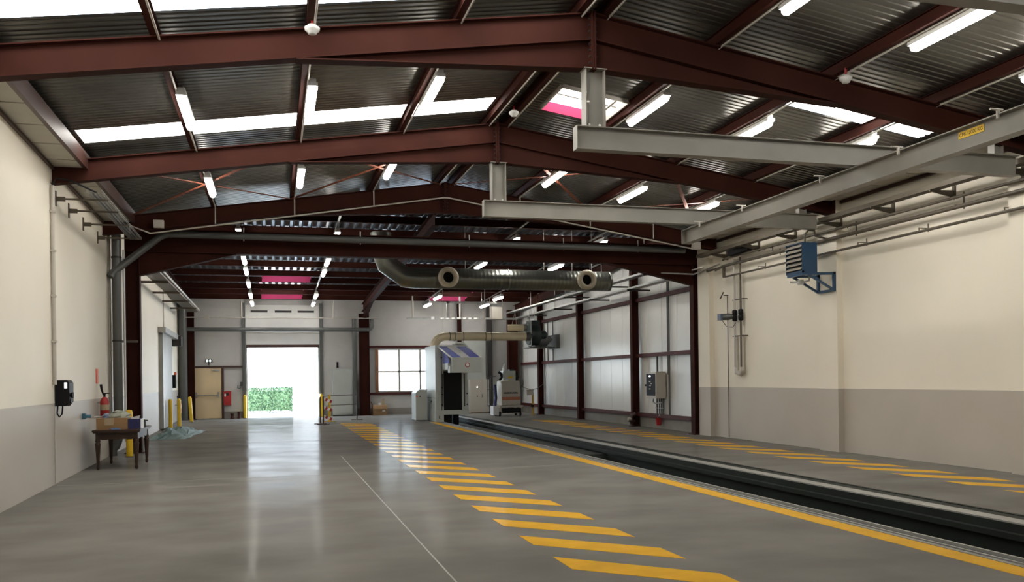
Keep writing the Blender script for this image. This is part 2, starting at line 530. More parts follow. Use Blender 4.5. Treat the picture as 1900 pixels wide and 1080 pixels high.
# opening roof vent with curb
hx0, hx1, hy0, hy1 = HOLES[3]
b = MB()
def curb(b, x0, x1, y0, y1, zf, h, t=.03, mis=(1, 0, 0, 0)):
    z = lambda x: zf(x)
    b.prism([(x0, y1, z(x0)), (x1, y1, z(x1)), (x1, y1, z(x1) + h), (x0, y1, z(x0) + h)], (0, t, 0), mis[0])
    b.prism([(x0, y0, z(x0)), (x1, y0, z(x1)), (x1, y0, z(x1) + h), (x0, y0, z(x0) + h)], (0, -t, 0), mis[1])
    b.prism([(x0, y0, z(x0)), (x0, y1, z(x0)), (x0, y1, z(x0) + h), (x0, y0, z(x0) + h)], (-t, 0, 0), mis[2])
    b.prism([(x1, y0, z(x1)), (x1, y1, z(x1)), (x1, y1, z(x1) + h), (x1, y0, z(x1) + h)], (t, 0, 0), mis[3])
curb(b, hx0, hx1, hy0, hy1, lambda x: zr(x) + SHEET - .06, .17)
v = struct('window_5', b, [M['conduit'], M['ventred']], 'open roof vent with pink red curb beside the ridge')
b = MB().bar((hx0, 13.35, zr(hx0) + SHEET + .06), (hx1, 13.35, zr(hx1) + SHEET + .06), .05, .05)
b.bar((hx1 - .12, hy0, zr(hx1) + SHEET + .06), (hx1 - .12, hy1, zr(hx1) + SHEET + .06), .05, .05)
struct('window_frame', b, M['white'], None, v)
zt_ = lambda x: zr(x) + SHEET + .115
b = MB().add([(hx0 - .03, hy0 - .03, zt_(hx0 - .03)), (hx1 + .03, hy0 - .03, zt_(hx1 + .03)), (hx1 + .03, hy1 + .03, zt_(hx1 + .03)), (hx0 - .03, hy1 + .03, zt_(hx0 - .03))], [(0, 1, 2, 3)])
struct('window_pane', b, M['skylight'], None, v)  # added glowing sheet, stops direct sun coming through the vent
# soffits along both walls
for side, label in ((0, 'flat grey tile soffit along the top of the left wall'), (1, 'flat grey tile soffit along the top of the right wall')):
    b = MB()
    y = Y0
    while y < YF - .4:
        yn = min(y + .93, YF - .4)
        if side == 0: b.prism([(XL(y), y, 4.95), (-2.82, y, 4.95), (-2.82, yn - .035, 4.95), (XL(yn), yn - .035, 4.95)], (0, 0, .03))
        else: b.box(10.22, XR, y, yn - .035, 5.0, 5.03)
        y = yn
    if side == 0: b.prism([(XL(Y0), Y0, 4.985), (-2.8, Y0, 4.985), (-2.8, YF - .4, 4.985), (XL(YF - .4), YF - .4, 4.985)], (0, 0, .01), 1)
    else: b.box(10.2, XR, Y0, YF - .4, 5.035, 5.045, 1)
    xb = -2.79 if side == 0 else 10.19
    b.box(xb - .03, xb + .03, Y0, YF - .4, 4.92, 5.16, 1)
    if side == 0: b.prism([(XL(Y0), Y0, 4.94), (XL(Y0) + .04, Y0, 4.94), (XL(YF - .4) + .04, YF - .4, 4.94), (XL(YF - .4), YF - .4, 4.94)], (0, 0, -.04), 1)
    else: b.box(XR - .04, XR, Y0, YF - .4, 4.93, 4.99, 1)
    struct('ceiling.%03d' % (side + 1), b, [M['soffit'], M['brown']], label)
# far roof deck, ribs running along the hall
FV = [(-.35, 1.36, 31.4, 32.70), (-.43, 1.20, 34.7, 37.30), (6.55, 8.20, 34.7, 37.30)]
def far_deck(b):
    x = -4.2
    H = .10
    prof = [(0, .11, 0, 0), (.11, .14, 0, H), (.14, .21, H, H), (.21, .24, H, 0)]
    while x < XR2 + .2:
        for a, c, ha, hc in prof:
            xa, xc = x + a, x + c
            ys = [(YF - .3, YB + .1)]
            for fx0, fx1, fy0, fy1 in FV:
                if fx0 <= (xa + xc) / 2 <= fx1:
                    o = []
                    for s, e in ys:
                        if s < fy0: o.append((s, min(e, fy0)))
                        if e > fy1: o.append((max(s, fy1), e))
                    ys = o
            for s, e in ys:
                if e - s < .01: continue
                zs, ze = zfar(s) + .22, zfar(e) + .22
                b.add([(xa, s, zs + ha), (xc, s, zs + hc), (xc, e, ze + hc), (xa, e, ze + ha)], [(0, 1, 2, 3)])
        x += .24
b = MB(); far_deck(b)
struct('ceiling.003', b, M['deck'], 'deep ribbed dark roof deck of the far hall')
# closing strip between both roofs, shaped to stop sun leaking in
b = MB()
b.prism([(-4.2, YF - .12, zr(-3.7) + SHEET - .1), (AX, YF - .12, APEX + SHEET), (XR2 + .3, YF - .12, zr(11.3) + SHEET - .1), (XR2 + .3, YF - .12, 7.2), (-4.2, YF - .12, 7.2)], (0, -.06, 0))
struct('sun_leak_strip', b, M['dark'], 'dark strip added between the two roofs against sun leaks')
for i, (fx0, fx1, fy0, fy1) in enumerate(FV):
    b = MB()
    curb(b, fx0, fx1, fy0, fy1 - .02, lambda x: zfar(fy1) + .0, .22, mis=(1, 1, 1, 1)) if False else b.box(fx0, fx1, fy1 - .06, fy1 - .02, zfar(fy1) - .005, zfar(fy1) + .21)
    for xx in (fx0, fx1): b.prism([(xx, fy0, zfar(fy0) + .2), (xx, fy1 - .06, zfar(fy1) + .1), (xx, fy1 - .06, zfar(fy1) + .4), (xx, fy0, zfar(fy0) + .4)], (.03, 0, 0))
    fvw = struct('window_%d' % (6 + i), b, [M['ventred'], M['ventred']], ['pink red roof vent in the far hall, nearer one above the roller door', 'pink red roof vent in the far hall, farther one above the roller door', 'pink red roof vent in the far hall right of the ducts'][i])
    b = MB().add([(fx0 - .05, fy0 - .02, zfar(fy0) + .42), (fx1 + .05, fy0 - .02, zfar(fy0) + .42), (fx1 + .05, fy1 + .02, zfar(fy1) + .42), (fx0 - .05, fy1 + .02, zfar(fy1) + .42)], [(0, 1, 2, 3)])
    struct('window_pane', b, M['vent_glow'], None, fvw)  # added glowing sheet in place of open sky, blocks the sun

# ------------------------------------------------------------------ outside
struct('exterior_ground', MB().box(-40, 60, YB + .25, 120, -.2, -.01), M['asphalt'], 'sunlit pale paving outside the door')
hr = MB().box(-14, 30, 62, 63, 0, 5.2)
for i in range(10):
    hr.box(-12 + 4 * i, -10.2 + 4 * i, 61.9, 62, 1.0, 2.6, 1)
tag(hr.build('building', [M['facade'], M['slat']]), 'pale sunlit building across the yard outside the roller door', 'building')
hd = MB()
rnd = random.Random(3)
for i in range(2600):
    x, y, z = rnd.uniform(-1.4, .9), rnd.uniform(44.6, 45.8), rnd.uniform(.05, 1.22)
    if rnd.random() < .75:
        k = rnd.randrange(3)
        if k == 0: y = 44.6 + rnd.uniform(0, .08)
        elif k == 1: z = 1.22 - rnd.uniform(0, .08)
        else: x = .9 - rnd.uniform(0, .08)
    d = Vector((rnd.uniform(-1, 1), rnd.uniform(-1, .3), rnd.uniform(-.6, 1))).normalized() * rnd.uniform(.06, .11)
    e = d.cross(Vector((rnd.uniform(-1, 1), rnd.uniform(-1, 1), rnd.uniform(-1, 1)))).normalized() * .035
    p = Vector((x, y, z))
    hd.add([p, p + d * .5 + e, p + d, p + d * .5 - e], [(0, 1, 2, 3)])
hd.box(-1.35, .85, 44.75, 45.7, .1, 1.12)
tag(hd.build('hedge', M['leaf']), 'clipped green hedge outside the roller door', 'hedge')

# ------------------------------------------------------------------ steel of the near hall
D = .34
def roof_frame(y, label, xl, xr):
    t = thing('portal_rafter', label, 'steel frame', (AX, y, zr(xl) - D), 'red oxide roof frames of the near hall')
    for xe in (xl, xr):
        s = 1 if xe > AX else -1
        xa = AX + s * .012
        p0, p1 = (xa, y, zr(xa) - D / 2), (xe, y, zr(xe) - D / 2)
        b = MB()
        dn = Vector((0, 0, 1)) - Vector((p1[0] - p0[0], 0, p1[2] - p0[2])).normalized() * ((p1[2] - p0[2]) / (Vector(p1) - Vector(p0)).length)
        b.ibeam(p0, p1, D, .17, dn, .016, .01)
        if abs(xe) > 5: b.box(xe - .01, xe + .01, y - .09, y + .09, zr(xe) - D - .02, zr(xe))
        b.build('rafter', M['steel'], t)
        # haunch wedge below the rafter at the ridge
        xh = AX + s * 3.58
        zt = lambda x: zr(x) - D
        b = MB()
        b.prism([(xa, y - .005, zt(xa)), (xh, y - .005, zt(xh)), (xa, y - .005, APEX - .69)], (0, .01, 0))
        b.bar((xa, y, APEX - .69), (xh, y, zt(xh) - .004), .17, .016, (0, 0, 1))
        b.build('haunch', M['steel'], t)
    b = MB().box(AX - .03, AX - .003, y - .1, y + .1, APEX - .72, APEX + .01).box(AX + .003, AX + .03, y - .1, y + .1, APEX - .72, APEX + .01)
    b.build('apex_plate', M['steel'], t)
    b = MB()
    for k in range(8):
        for sy in (-.06, .06):
            b.lathe((AX - .055, y + sy, APEX - .08 - .078 * k), [(.014, 0), (.014, .11)], 6, 'x', 0, False)
    tag(b.build('bolts', M['dark'], t), kind='stuff')
    return t
FY = [5.35, 10.1, 14.85, 19.6]
FL = ['red oxide steel roof frame nearest the viewer, with the highest grey hoist beam below', 'red oxide steel roof frame in the middle, behind the skylight strip', 'red oxide steel roof frame with a pale conduit, just before the wide opening']
for y, l in zip(FY[1:], FL): roof_frame(y, l, XL(y) - .02, XR - .14)
roof_frame(FY[0], 'red oxide steel roof frame above the viewer', XL(FY[0]) - .02, XR - .14)

# wide opening frame between the halls
t = thing('portal_girder', 'wide dark red steel frame with haunched corners between the two halls', 'steel frame', (AX, YF, 0))
XC0, XC1 = -2.98, 10.86
b = MB().ibeam((XC0 - .17, YF, 4.74), (XC1 + .17, YF, 4.74), .52, .22, (0, 0, 1), .02, .012); b.build('beam', M['steel'], t)
for s, xc, xi in ((-1, XC0, -.78), (1, XC1, 8.38)):
    b = MB().ibeam((xc, YF, 0), (xc, YF, 4.48), .30, .22, (1, 0, 0), .018, .012)
    b.box(xc - .2, xc + .2, YF - .16, YF + .16, 0, .02)
    b.build('column', M['steel'], t)
    xe = xc - s * .15
    b = MB().prism([(xe, YF - .006, 4.48), (xi, YF - .006, 4.48), (xe, YF - .006, 3.96)], (0, .012, 0))
    b.bar((xe, YF, 3.96), (xi, YF, 4.47), .22, .018, (0, 0, 1)); b.build('haunch', M['steel'], t)

# purlins
ORD = ['first', 'second', 'third', 'fourth', 'fifth', 'sixth', 'seventh', 'eighth']
def purlin_label(i):
    return ['leftmost dark red roof purlin, nearest the left wall', 'second dark red roof purlin from the left wall', 'third dark red roof purlin from the left wall', 'dark red ridge purlin on the left side of the ridge', 'dark red ridge purlin on the right side of the ridge', 'first dark red roof purlin right of the ridge pair', 'second dark red roof purlin right of the ridge pair', 'rightmost dark red roof purlin, nearest the right wall'][i]
for i, x in enumerate(PUR):
    s = 1 if x > AX else -1
    p0, p1 = (x, Y0, zr(x) + .085), (x, YF - .45, zr(x) + .085)
    t = thing('purlin', purlin_label(i), 'purlin', (x, Y0, zr(x)), 'roof purlins of the near hall')
    MB().ibeam(p0, p1, .16, .08, (0, 0, 1), .008, .006).build('beam', M['steel'], t)
    b = MB().tube([(x + .05, Y0, zr(x) - .013), (x + .05, YF - .7, zr(x) - .013)], .013, 6)
    b.build('conduit', M['conduit'], t)
# cross bracing in the bay before the opening
k = 0
for x0, x1, lab in ((-2.8, .45, 'nearest the left wall'), (.45, 3.7, 'left of the ridge'), (4.06, 7.35, 'right of the ridge'), (7.35, 10.2, 'nearest the right wall')):
    t = thing('cross_brace', 'crossed flat steel roof brace lit by a lamp, ' + lab, 'brace', ((x0 + x1) / 2, 17.2, zr((x0 + x1) / 2) - .05), 'roof cross braces')
    for (xa, xb, dz) in ((x0, x1, 0), (x1, x0, .012)):
        b = MB().bar((xa, 14.98, zr(xa) - .03 + dz), (xb, 19.45, zr(xb) - .03 + dz), .07, .008, (0, 0, 1))
        b.build('strap', mat('orange red strap', (.21, .06, .03), .45) if k == 0 else bpy.data.materials['orange red strap'], t)
        k = 1

# ------------------------------------------------------------------ fluorescent lamps
def make_lamp(L=1.36):
    t = thing('fluorescent_lamp', 'x', 'lamp', (0, 0, 0))
    MB().box(-.045, .045, -L / 2, L / 2, -.03, .03).box(-.066, .066, -L / 2 - .025, L / 2 + .025, -.075, -.03).build('housing', M['white'], t)
    b = MB()
    n = 10
    def ring(y, k): return [Vector((.060 * k * math.cos(2 * math.pi * j / n), y, -.095 + (.062 if math.sin(2 * math.pi * j / n) < 0 else .018) * k * math.sin(2 * math.pi * j / n))) for j in range(n)]
    rings = [ring(-L / 2 - .02, .55), ring(-L / 2 + .03, 1), ring(L / 2 - .03, 1), ring(L / 2 + .02, .55)]
    vs = [p for r in rings for p in r]
    fs = [(i * n + j, i * n + (j + 1) % n, (i + 1) * n + (j + 1) % n, (i + 1) * n + j) for i in range(3) for j in range(n)] + [tuple(range(n)), tuple(range(3 * n, 4 * n))]
    b.add(vs, fs, 0, True)
    b.build('diffuser', M['tube'], t)
    for y in (-L / 2 + .2, L / 2 - .2):
        MB().box(-.012, .012, y - .02, y + .02, .03, .12).build('bracket', M['galv'], t)
    return t
lamp0 = make_lamp()
used = [False]
def lamp(x, y, z, label, group):
    if not used[0]: o = lamp0; used[0] = True
    else: o = copy_tree(lamp0)
    o.location = (x, y, z)
    tag(o, label, 'lamp', group)
    return o
NP = {0: 'under the leftmost purlin', 1: 'under the second purlin from the left', 2: 'under the third purlin from the left', 5: 'under the first purlin right of the ridge', 6: 'under the second purlin right of the ridge', 7: 'under the rightmost purlin'}
for y, bay in ((12.45, 'beside the skylight strip'), (17.1, 'among the orange braces'), (8.0, 'above the nearest frame'), (2.9, 'over the viewer')):
    for i in (0, 1, 2, 5, 6, 7):
        if y == 2.9 and i in (1, 5): pass
        yy = y - .3 if (i == 7 and y == 12.45) else y
        lamp(PUR[i] + .11, yy, zr(PUR[i]) - .01, 'lit lamp ' + NP[i] + ', ' + bay, 'fluorescent lamps of the near hall')
for x, row in ((-.80, 'leftmost row'), (1.66, 'second row from the left'), (6.5, 'third row from the left'), (9.05, 'row nearest the clad wall')):
    for j, y in enumerate((23.3, 27.1, 29.1, 31.9, 34.7, 37.1)):
        if x == 1.66 and j == 3: continue
        if x > 6 and j in (2, 3): continue
        nm = {0: 'first', 1: 'second', 2: 'third', 3: 'fourth', 4: 'last but one', 5: 'last'}[j]
        lamp(x, y, zfar(y) - .13, 'lit lamp, %s in the %s of the far hall' % (nm, row), 'fluorescent lamps of the far hall')

# ------------------------------------------------------------------ far hall roof steel
def rafter(name, x, label, d=.34):
    t = thing(name, label, 'steel beam', (x, YB - .1, zfar(YB) - d))
    y0, y1 = YF + .25, YB - .05
    MB().ibeam((x, y0, zfar(y0) - d / 2), (x, y1, zfar(y1) - d / 2), d, .17, (0, 0, 1), .016, .01).build('beam', M['steel'], t)
    return t
r = rafter('roof_rafter', 3.9, 'dark red sloping rafter running along the middle of the far hall roof')
b = MB().prism([(3.895, YB - .1, zfar(YB) - .34), (3.895, YB - 3.2, zfar(YB - 3.2) - .34), (3.895, YB - .1, zfar(YB) - .75)], (.01, 0, 0))
b.bar((3.9, YB - .1, zfar(YB) - .75), (3.9, YB - 3.2, zfar(YB - 3.2) - .345), .17, .016); b.build('haunch', M['steel'], r)
rafter('roof_rafter', -3.35, 'dark red sloping rafter along the left wall of the far hall')
rafter('roof_rafter', 10.9, 'dark red sloping rafter along the clad wall of the far hall')
FPY = [21.2, 22.5, 24.2, 25.8, 27.5, 29.4, 31.3, 32.8, 34.5, 35.9, 37.4]
PN = ['first', 'second', 'third', 'fourth', 'fifth', 'sixth', 'seventh', 'eighth', 'ninth', 'tenth', 'last']
for i, y in enumerate(FPY):
    b = MB().ibeam((-3.7, y, zfar(y) + .10), (XR2, y, zfar(y) + .10), .20, .10, (0, 0, 1), .009, .006)
    tag(b.build('purlin', M['steel']), 'dark red cross purlin of the far hall, %s one behind the wide opening frame' % PN[i], 'purlin', 'cross purlins of the far hall')

# ------------------------------------------------------------------ hoist beams
CL = M['conduit']
def hoist(y, zt, x0, x1, label):
    t = thing('hoist_beam', label, 'hoist beam', (x0, y, zt - .29))
    b = MB().ibeam((x0, y, zt - .145), (x1, y, zt - .145), .29, .15, (0, 0, 1), .012, .009)
    b.box(x0 - .008, x0, y - .075, y + .075, zt - .29, zt).build('beam', M['grey'], t)
    zb = APEX - .69
    b = MB().ibeam((AX + .02, y, zt), (AX + .02, y, zb - .012), .26, .17, (1, 0, 0), .012, .009)
    b.box(AX - .13, AX + .17, y - .1, y + .1, zb - .016, zb - .006).build('post', M['grey'], t)
    xq = x1 - .35
    zq = zr(xq) - D
    MB().ibeam((xq, y, zt), (xq, y, zq + .01), .16, .12, (1, 0, 0), .01, .008).build('post', M['grey'], t)
    b = MB()
    for dx in (-.06, .08): b.lathe((AX + dx, y - .055, zt), [(.02, 0), (.02, .025)], 6)
    tag(b.build('bolts', M['galv'], t), kind='stuff')
    return t
hoist(10.1, 4.67, 3.66, 10.42, 'grey steel cross beam hung below the nearest roof frame')
hoist(14.85, 4.71, 3.63, 10.42, 'grey steel cross beam hung below the middle roof frame')
hoist(5.35, 4.63, 3.66, 10.42, 'grey steel cross beam at the top right corner of the picture')
t = thing('crane_runway', 'long grey crane runway beam with a yellow load plate, running toward the viewer', 'crane beam', (7.7, 4, 4.09))
RX, RZ0, RZ1 = 7.70, 4.09, 4.36
MB().ibeam((RX, -2, (RZ0 + RZ1) / 2), (RX, 15.1, (RZ0 + RZ1) / 2), RZ1 - RZ0, .16, (0, 0, 1), .013, .009).build('beam', M['grey'], t)
MB().box(RX - .09, RX + .09, 15.1, 15.12, RZ0, RZ1).build('end_plate', M['grey'], t)
for y in (14.85, 10.1, 5.35):
    MB().box(RX - .03, RX + .03, y - .05, y + .05, RZ1, RZ1 + .03).build('shim', M['galv'], t)
for y in (12.9, 10.75, 9.15, 7.6, 14.4):
    MB().tube([(RX - .19, y, RZ1 + .035), (RX - .02, y, RZ1 + .035)], .012, 6).box(RX - .10, RX - .07, y - .012, y + .012, RZ1 - .06, RZ1 + .03).build('beam_clamp', M['conduit'], t)
pl = MB().box(RX - .012, RX - .0055, 7.87, 8.24, 4.245, 4.325).build('load_plate', M['yellow'], t)
pl['label'] = 'yellow load plate with black lettering'
text('lettering', 'CMU 2000 KG', M['black'], pl, (RX - .0125, 8.055, 4.284), .056, (0, -1, 0), (0, 0, 1), .0005)

# ------------------------------------------------------------------ detectors
def detector(x, y, z, label):
    t = thing('smoke_detector', label, 'smoke detector', (x, y, z), 'smoke detectors under the roof')
    MB().lathe((x, y, z), [(.03, 0), (.05, .008), (.058, .03), (.082, .045), (.085, .075)], 16).build('head', M['white'], t)
    MB().lathe((x, y, z + .075), [(.05, 0), (.05, .03)], 12).build('base', M['conduit'], t)
    MB().box(x - .012, x + .012, y - .012, y + .012, z + .105, zr(x) + .02).build('stem', M['red'], t)
detector(.47, 9.86, 5.42, 'white smoke detector above the nearest frame, left of the ridge')
detector(3.93, 13.85, 5.92, 'white smoke detector at the ridge beside the roof vent')
detector(7.32, 9.76, 5.38, 'white smoke detector above the nearest frame, right of the ridge')

# ------------------------------------------------------------------ lamp trunking of the far hall
for x, lab in ((-.80, 'leftmost'), (1.66, 'second from left'), (6.5, 'third from left'), (9.05, 'rightmost')):
    y0, y1 = 21.3, 38.3
    b = MB().bar((x, y0, zfar(y0) + .0), (x, y1, zfar(y1) + .0), .05, .03)
    tag(b.build('lamp_trunking', M['galv']), 'thin metal lamp trunking under the far roof, %s of four' % lab, 'trunking', 'lamp trunking of the far hall')

# ------------------------------------------------------------------ doors and window of the back wall
dr = MB()
dr.box(-1.12, 1.97, YB - .09, YB - .02, 3.66, 4.86); dr.box(-1.12, 1.97, YB - .085, YB - .02, 3.15, 3.64)
dr = struct('door_1', dr, M['white'], 'raised sectional roller door above the bright opening')
b = MB()
for x0 in (-.90, .10, 1.06): b.box(x0, x0 + .70, YB - .10, YB - .088, 4.54, 4.63)
struct('window_slot', b, M['dark'], None, dr)
b = MB().box(-1.10, 1.95, YB - .10, YB - .0, 3.02, 3.15)
struct('bottom_seal', b, M['brown'], None, dr)
for s, x in ((-1, DX0), (1, DX1)):
    b = MB().box(x - .03, x + .03, YB - .06, YB + .25, 0, 3.02); struct('door_jamb', b, M['white'], None, dr)
    b = MB().box(x + s * .05, x + s * .17, YB - .14, YB, 0, 4.95); struct('guide_rail', b, M['pvc'], None, dr)
d2 = struct('door_2', MB().box(BX0, BX1, YB - .05, YB + .01, 0.02, BZ), M['beige'], 'beige exit door with a push bar')
b = MB().tube([(BX0 + .12, YB - .13, 1.0), (BX1 - .12, YB - .13, 1.0)], .022, 8)
for x in (BX0 + .10, BX1 - .12): b.box(x - .03, x + .03, YB - .15, YB - .05, .90, 1.14)
struct('push_bar', b, M['galv'], 'grey panic push bar', d2)
b = MB().box(BX1 - .32, BX1 - .06, YB - .10, YB - .05, 2.02, 2.10).bar((BX1 - .2, YB - .12, 2.06), (BX1 - .42, YB - .20, 2.09), .03, .02)
struct('door_closer', b, M['galv'], None, d2)
struct('trim_1', MB().box(-3.28, -1.2, YB - .07, YB, BZ + .01, BZ + .09).box(BX1, BX1 + .1, YB - .07, YB, 0, BZ), M['brown'], 'dark red brown door trim rail')
w1 = MB()
w1.box(WX0 - .09, WX0, YB - .06, YB + .1, WZ0 - .02, WZ1, 1)
w1.box(WX0, WX1, YB - .02, YB + .06, WZ1 - .06, WZ1, 0); w1.box(WX0, WX1, YB - .02, YB + .06, WZ0, WZ0 + .06, 0); w1.box(WX0, WX0 + .05, YB - .02, YB + .06, WZ0, WZ1, 1)
w1.box(WX1 - .05, WX1, YB - .02, YB + .06, WZ0, WZ1, 0)
w1 = struct('window_1', w1, [M['white'], M['ochre']], 'large bright window beside the grey machine')
b = MB()
for x in (5.47, 6.42): b.box(x - .045, x + .045, YB - .03, YB + .06, WZ0, WZ1)
b.box(WX0, WX1, YB - .03, YB + .06, 1.885, 1.96)
struct('window_mullion', b, M['cab'], None, w1)
struct('window_pane', MB().box(WX0, WX1, YB + .02, YB + .026, WZ0, WZ1), M['glass'], None, w1)
struct('trim_2', MB().box(4.12, 7.6, YB - .08, YB, WZ1 + .04, WZ1 + .15).box(4.12, 7.6, YB - .08, YB, WZ0 - .13, WZ0 - .02), M['steel_rail'], 'dark red rails above and below the window')

# columns of the far hall
def column(name, x, y, w_, d_, z1, label, group=None, m='steel'):
    b = MB().ibeam((x, y, 0), (x, y, z1), d_, w_, (1, 0, 0), .016, .012).box(x - d_ / 2 - .05, x + d_ / 2 + .05, y - w_ / 2 - .04, y + w_ / 2 + .04, 0, .02)
    return tag(b.build(name, M[m]), label, 'column', group)
column('steel_column', 3.89, 38.45, .24, .44, 4.5, 'dark red steel column between the white cabinet and the window')
column('steel_column', 10.66, 38.35, .30, .46, 4.7, 'dark red steel column in the far right corner behind the floor machine')
column('steel_column', -3.32, 38.4, .26, .30, 4.7, 'dark red steel column in the far left corner beside the beige door')
column('steel_column', 8.22, 38.6, .2, .16, 5.0, 'thin dark red steel column above the cream duct')
tag(MB().box(9.46, 9.69, 38.3, 38.55, 0, 4.9).build('black_column', M['dark']), 'black square column right of the warm grey cabinet', 'column')
for y, lab in ((25.15, 'nearest of three, left of the electrical cabinet'), (30.15, 'middle of three'), (35.1, 'farthest of three, behind the green fan')):
    column('clad_column', 10.98, y, .19, .22, 5.1, 'dark red column on the white clad wall, ' + lab, 'clad wall columns')
for z, lab in ((.37, 'lowest rail just above the plinth'), (2.21, 'middle rail'), (3.95, 'top rail')):
    tag(MB().box(11.02, 11.16, YF + .2, YB - .5, z - .055, z + .055).build('steel_rail', M['steel_rail']), 'dark red horizontal rail on the white clad wall, ' + lab, 'rail', 'clad wall rails')

# ------------------------------------------------------------------ pipes and trays of the back wall
b = MB().tube([(-3.55, 38.25, 3.78), (3.98, 38.25, 3.78)] + [Vector((4.05 + .16 * math.sin(math.radians(a)), 38.25, 3.94 - .16 * math.cos(math.radians(a)))) for a in (15, 45, 75, 90)] + [(4.21, 38.25, 4.25)], .085, 12)
tag(b.build('drain_pipe', M['pvc']), 'long dark grey pipe across the back wall above the roller door', 'pipe')
tag(MB().tube([(-3.60, 38.2, 0), (-3.60, 38.2, 4.85)], .17, 14).build('drain_pipe', M['pvc']), 'thick dark grey vertical pipe left of the beige door', 'pipe')
tag(MB().tube([(3.45, 38.3, 0), (3.45, 38.3, 4.3)] , .10, 12).build('drain_pipe', M['pvc']), 'dark grey vertical pipe beside the white tall cabinet', 'pipe')
t = thing('cable_conduit', 'thin pale conduit across the back wall above the grey pipe', 'conduit', (0, 38.1, 4.27))
MB().tube([(-3.5, 38.1, 4.27), (4.5, 38.1, 4.27)], .025, 6).build('pipe', M['conduit'], t)
for x in (-1.25, 2.55): MB().tube([(x, 38.1, 4.27), (x, 38.1, zfar(38.1) + .02)], .03, 6).build('hanger', M['conduit'], t)
MB().box(-2.75, -2.55, 38.0, 38.12, 4.2, 4.35).build('junction_box', M['conduit'], t)
t = thing('cable_tray', 'bright metal cable tray hung in front of the back wall above the window', 'cable tray', (7, 36, 4.1))
b = MB().box(5.4, 10.2, 35.8, 36.0, 4.09, 4.1).box(5.4, 10.2, 35.8, 35.805, 4.1, 4.16).box(5.4, 10.2, 35.995, 36.0, 4.1, 4.16); b.build('tray', M['galv'], t)
for x in (5.66, 7.68): MB().tube([(x, 35.9, 4.1), (x, 35.9, zfar(35.9) + .01)], .035, 8).build('hanger', M['conduit'], t)
MB().box(6.42, 6.55, 35.75, 35.9, 4.07, 4.19).build('junction_box', M['white'], t)
tag(MB().box(6.83, 6.95, 34.47, 34.53, 4.05, 4.72).box(6.83, 8.9, 34.47, 34.53, 4.64, 4.72).tube([(8.3, 34.5, 4.72), (8.3, 34.5, zfar(34.5) + .01)], .01, 5).build('cable_ladder', M['galv']), 'short bent cable ladder below the right roof vent', 'cable tray')
b = MB().tube([(8.02, 32.8, zfar(32.8) + .01), (8.05, 33.0, 3.40)], .018, 6).tube([(6.35, 32.8, zfar(32.8) + .01), (6.35, 33.0, 3.38)], .008, 5)
tag(b.build('duct_hanger', M['conduit']), 'thin pale rods holding up the cream duct', 'hanger')
t = thing('junction_cabinet', 'small pale cabinet hung on rods near the end of the cable tray', 'cabinet', (9.35, 35.9, 4.05))
MB().box(9.05, 9.5, 35.75, 36.05, 4.1, 4.62).build('body', M['cab'], t)
for x in (9.0, 9.55): MB().tube([(x, 35.9, 4.1), (x, 35.9, zfar(35.9) + .01)], .012, 5).build('hanger', M['conduit'], t)
MB().box(9.0, 9.55, 35.85, 35.95, 4.62, 4.65).build('bracket', M['galv'], t)
def vtray(x, z, y0, y1, label, hang):
    t = thing('cable_tray', label, 'cable tray', (x, y0, z))
    b = MB().box(x - .12, x + .12, y0, y1, z, z + .008).box(x - .12, x - .112, y0, y1, z, z + .06).box(x + .112, x + .12, y0, y1, z, z + .06)
    for k in range(3): b.tube([(x - .07 + .06 * k, y0, z + .03), (x - .07 + .06 * k, y1, z + .03)], .016, 6)
    b.build('tray', M['galv'], t)
    for y in hang:
        MB().tube([(x - .14, y, z), (x - .14, y, zfar(y) + .05)], .012, 5).build('hanger', M['galv'], t)
        MB().box(x - .2, 11.1, y - .025, y + .025, z - .05, z - .002).build('arm', M['dark'], t)
vtray(10.55, 4.20, 21.1, 37.6, 'lower metal cable tray along the top of the white clad wall', (24.2, 27.5, 31.3, 34.5))
vtray(10.30, 4.47, 21.1, 37.6, 'upper metal cable tray along the top of the white clad wall', (22.5, 25.8, 29.4))

# back wall things
t = thing('emergency_light', 'twin emergency light with two glowing lenses above the beige door', 'emergency light', (-2.63, YB - .06, 2.35))
MB().box(-2.66, -2.60, YB - .05, YB, 2.28, 2.45).build('bracket', M['pvc'], t)
MB().box(-2.76, -2.50, YB - .10, YB - .01, 2.41, 2.53).build('housing', M['dark'], t)
for x in (-2.69, -2.57): MB().lathe((x, YB - .115, 2.47), [(.038, 0), (.042, .03)], 12, 'y').build('lens', M['green_led'], t)
t = thing('hose_cabinet', 'red fire hose cabinet on the wall right of the beige door', 'fire cabinet', (-1.89, YB - .1, .57))
MB().box(-2.04, -1.74, YB - .14, YB, .57, 1.17).build('body', M['red'], t)
MB().box(-2.01, -1.95, YB - .145, YB - .139, .94, 1.06).build('sticker', M['white'], t)
MB().box(-1.94, -1.83, YB - .145, YB - .139, .98, 1.10).build('window', M['dark'], t)
t = thing('wall_phone', 'grey wall socket and handset beside the roller door opening', 'wall phone', (-1.32, YB - .08, 1.3))
MB().box(-1.36, -1.27, YB - .1, YB, 1.38, 1.56).build('body', M['pvc'], t)
MB().tube([(-1.32, YB - .08, 1.38), (-1.38, YB - .08, 1.26), (-1.47, YB - .08, 1.30), (-1.46, YB - .08, 1.42)], .018, 6).build('handset', M['pvc'], t)
for x, z1, lab in ((-1.70, .22, 'left of two'), (-1.42, .29, 'right of two')):
    tag(MB().lathe((x, 38.55, 0), [(.085, 0), (.085, .04), (.06, .05), (.06, z1 - .03), (.08, z1 - .02), (.08, z1)], 12).build('pipe_stub', M['steel_rail']), 'short dark red pipe stub on the floor by the wall, ' + lab, 'pipe stub', 'pipe stubs by the door')
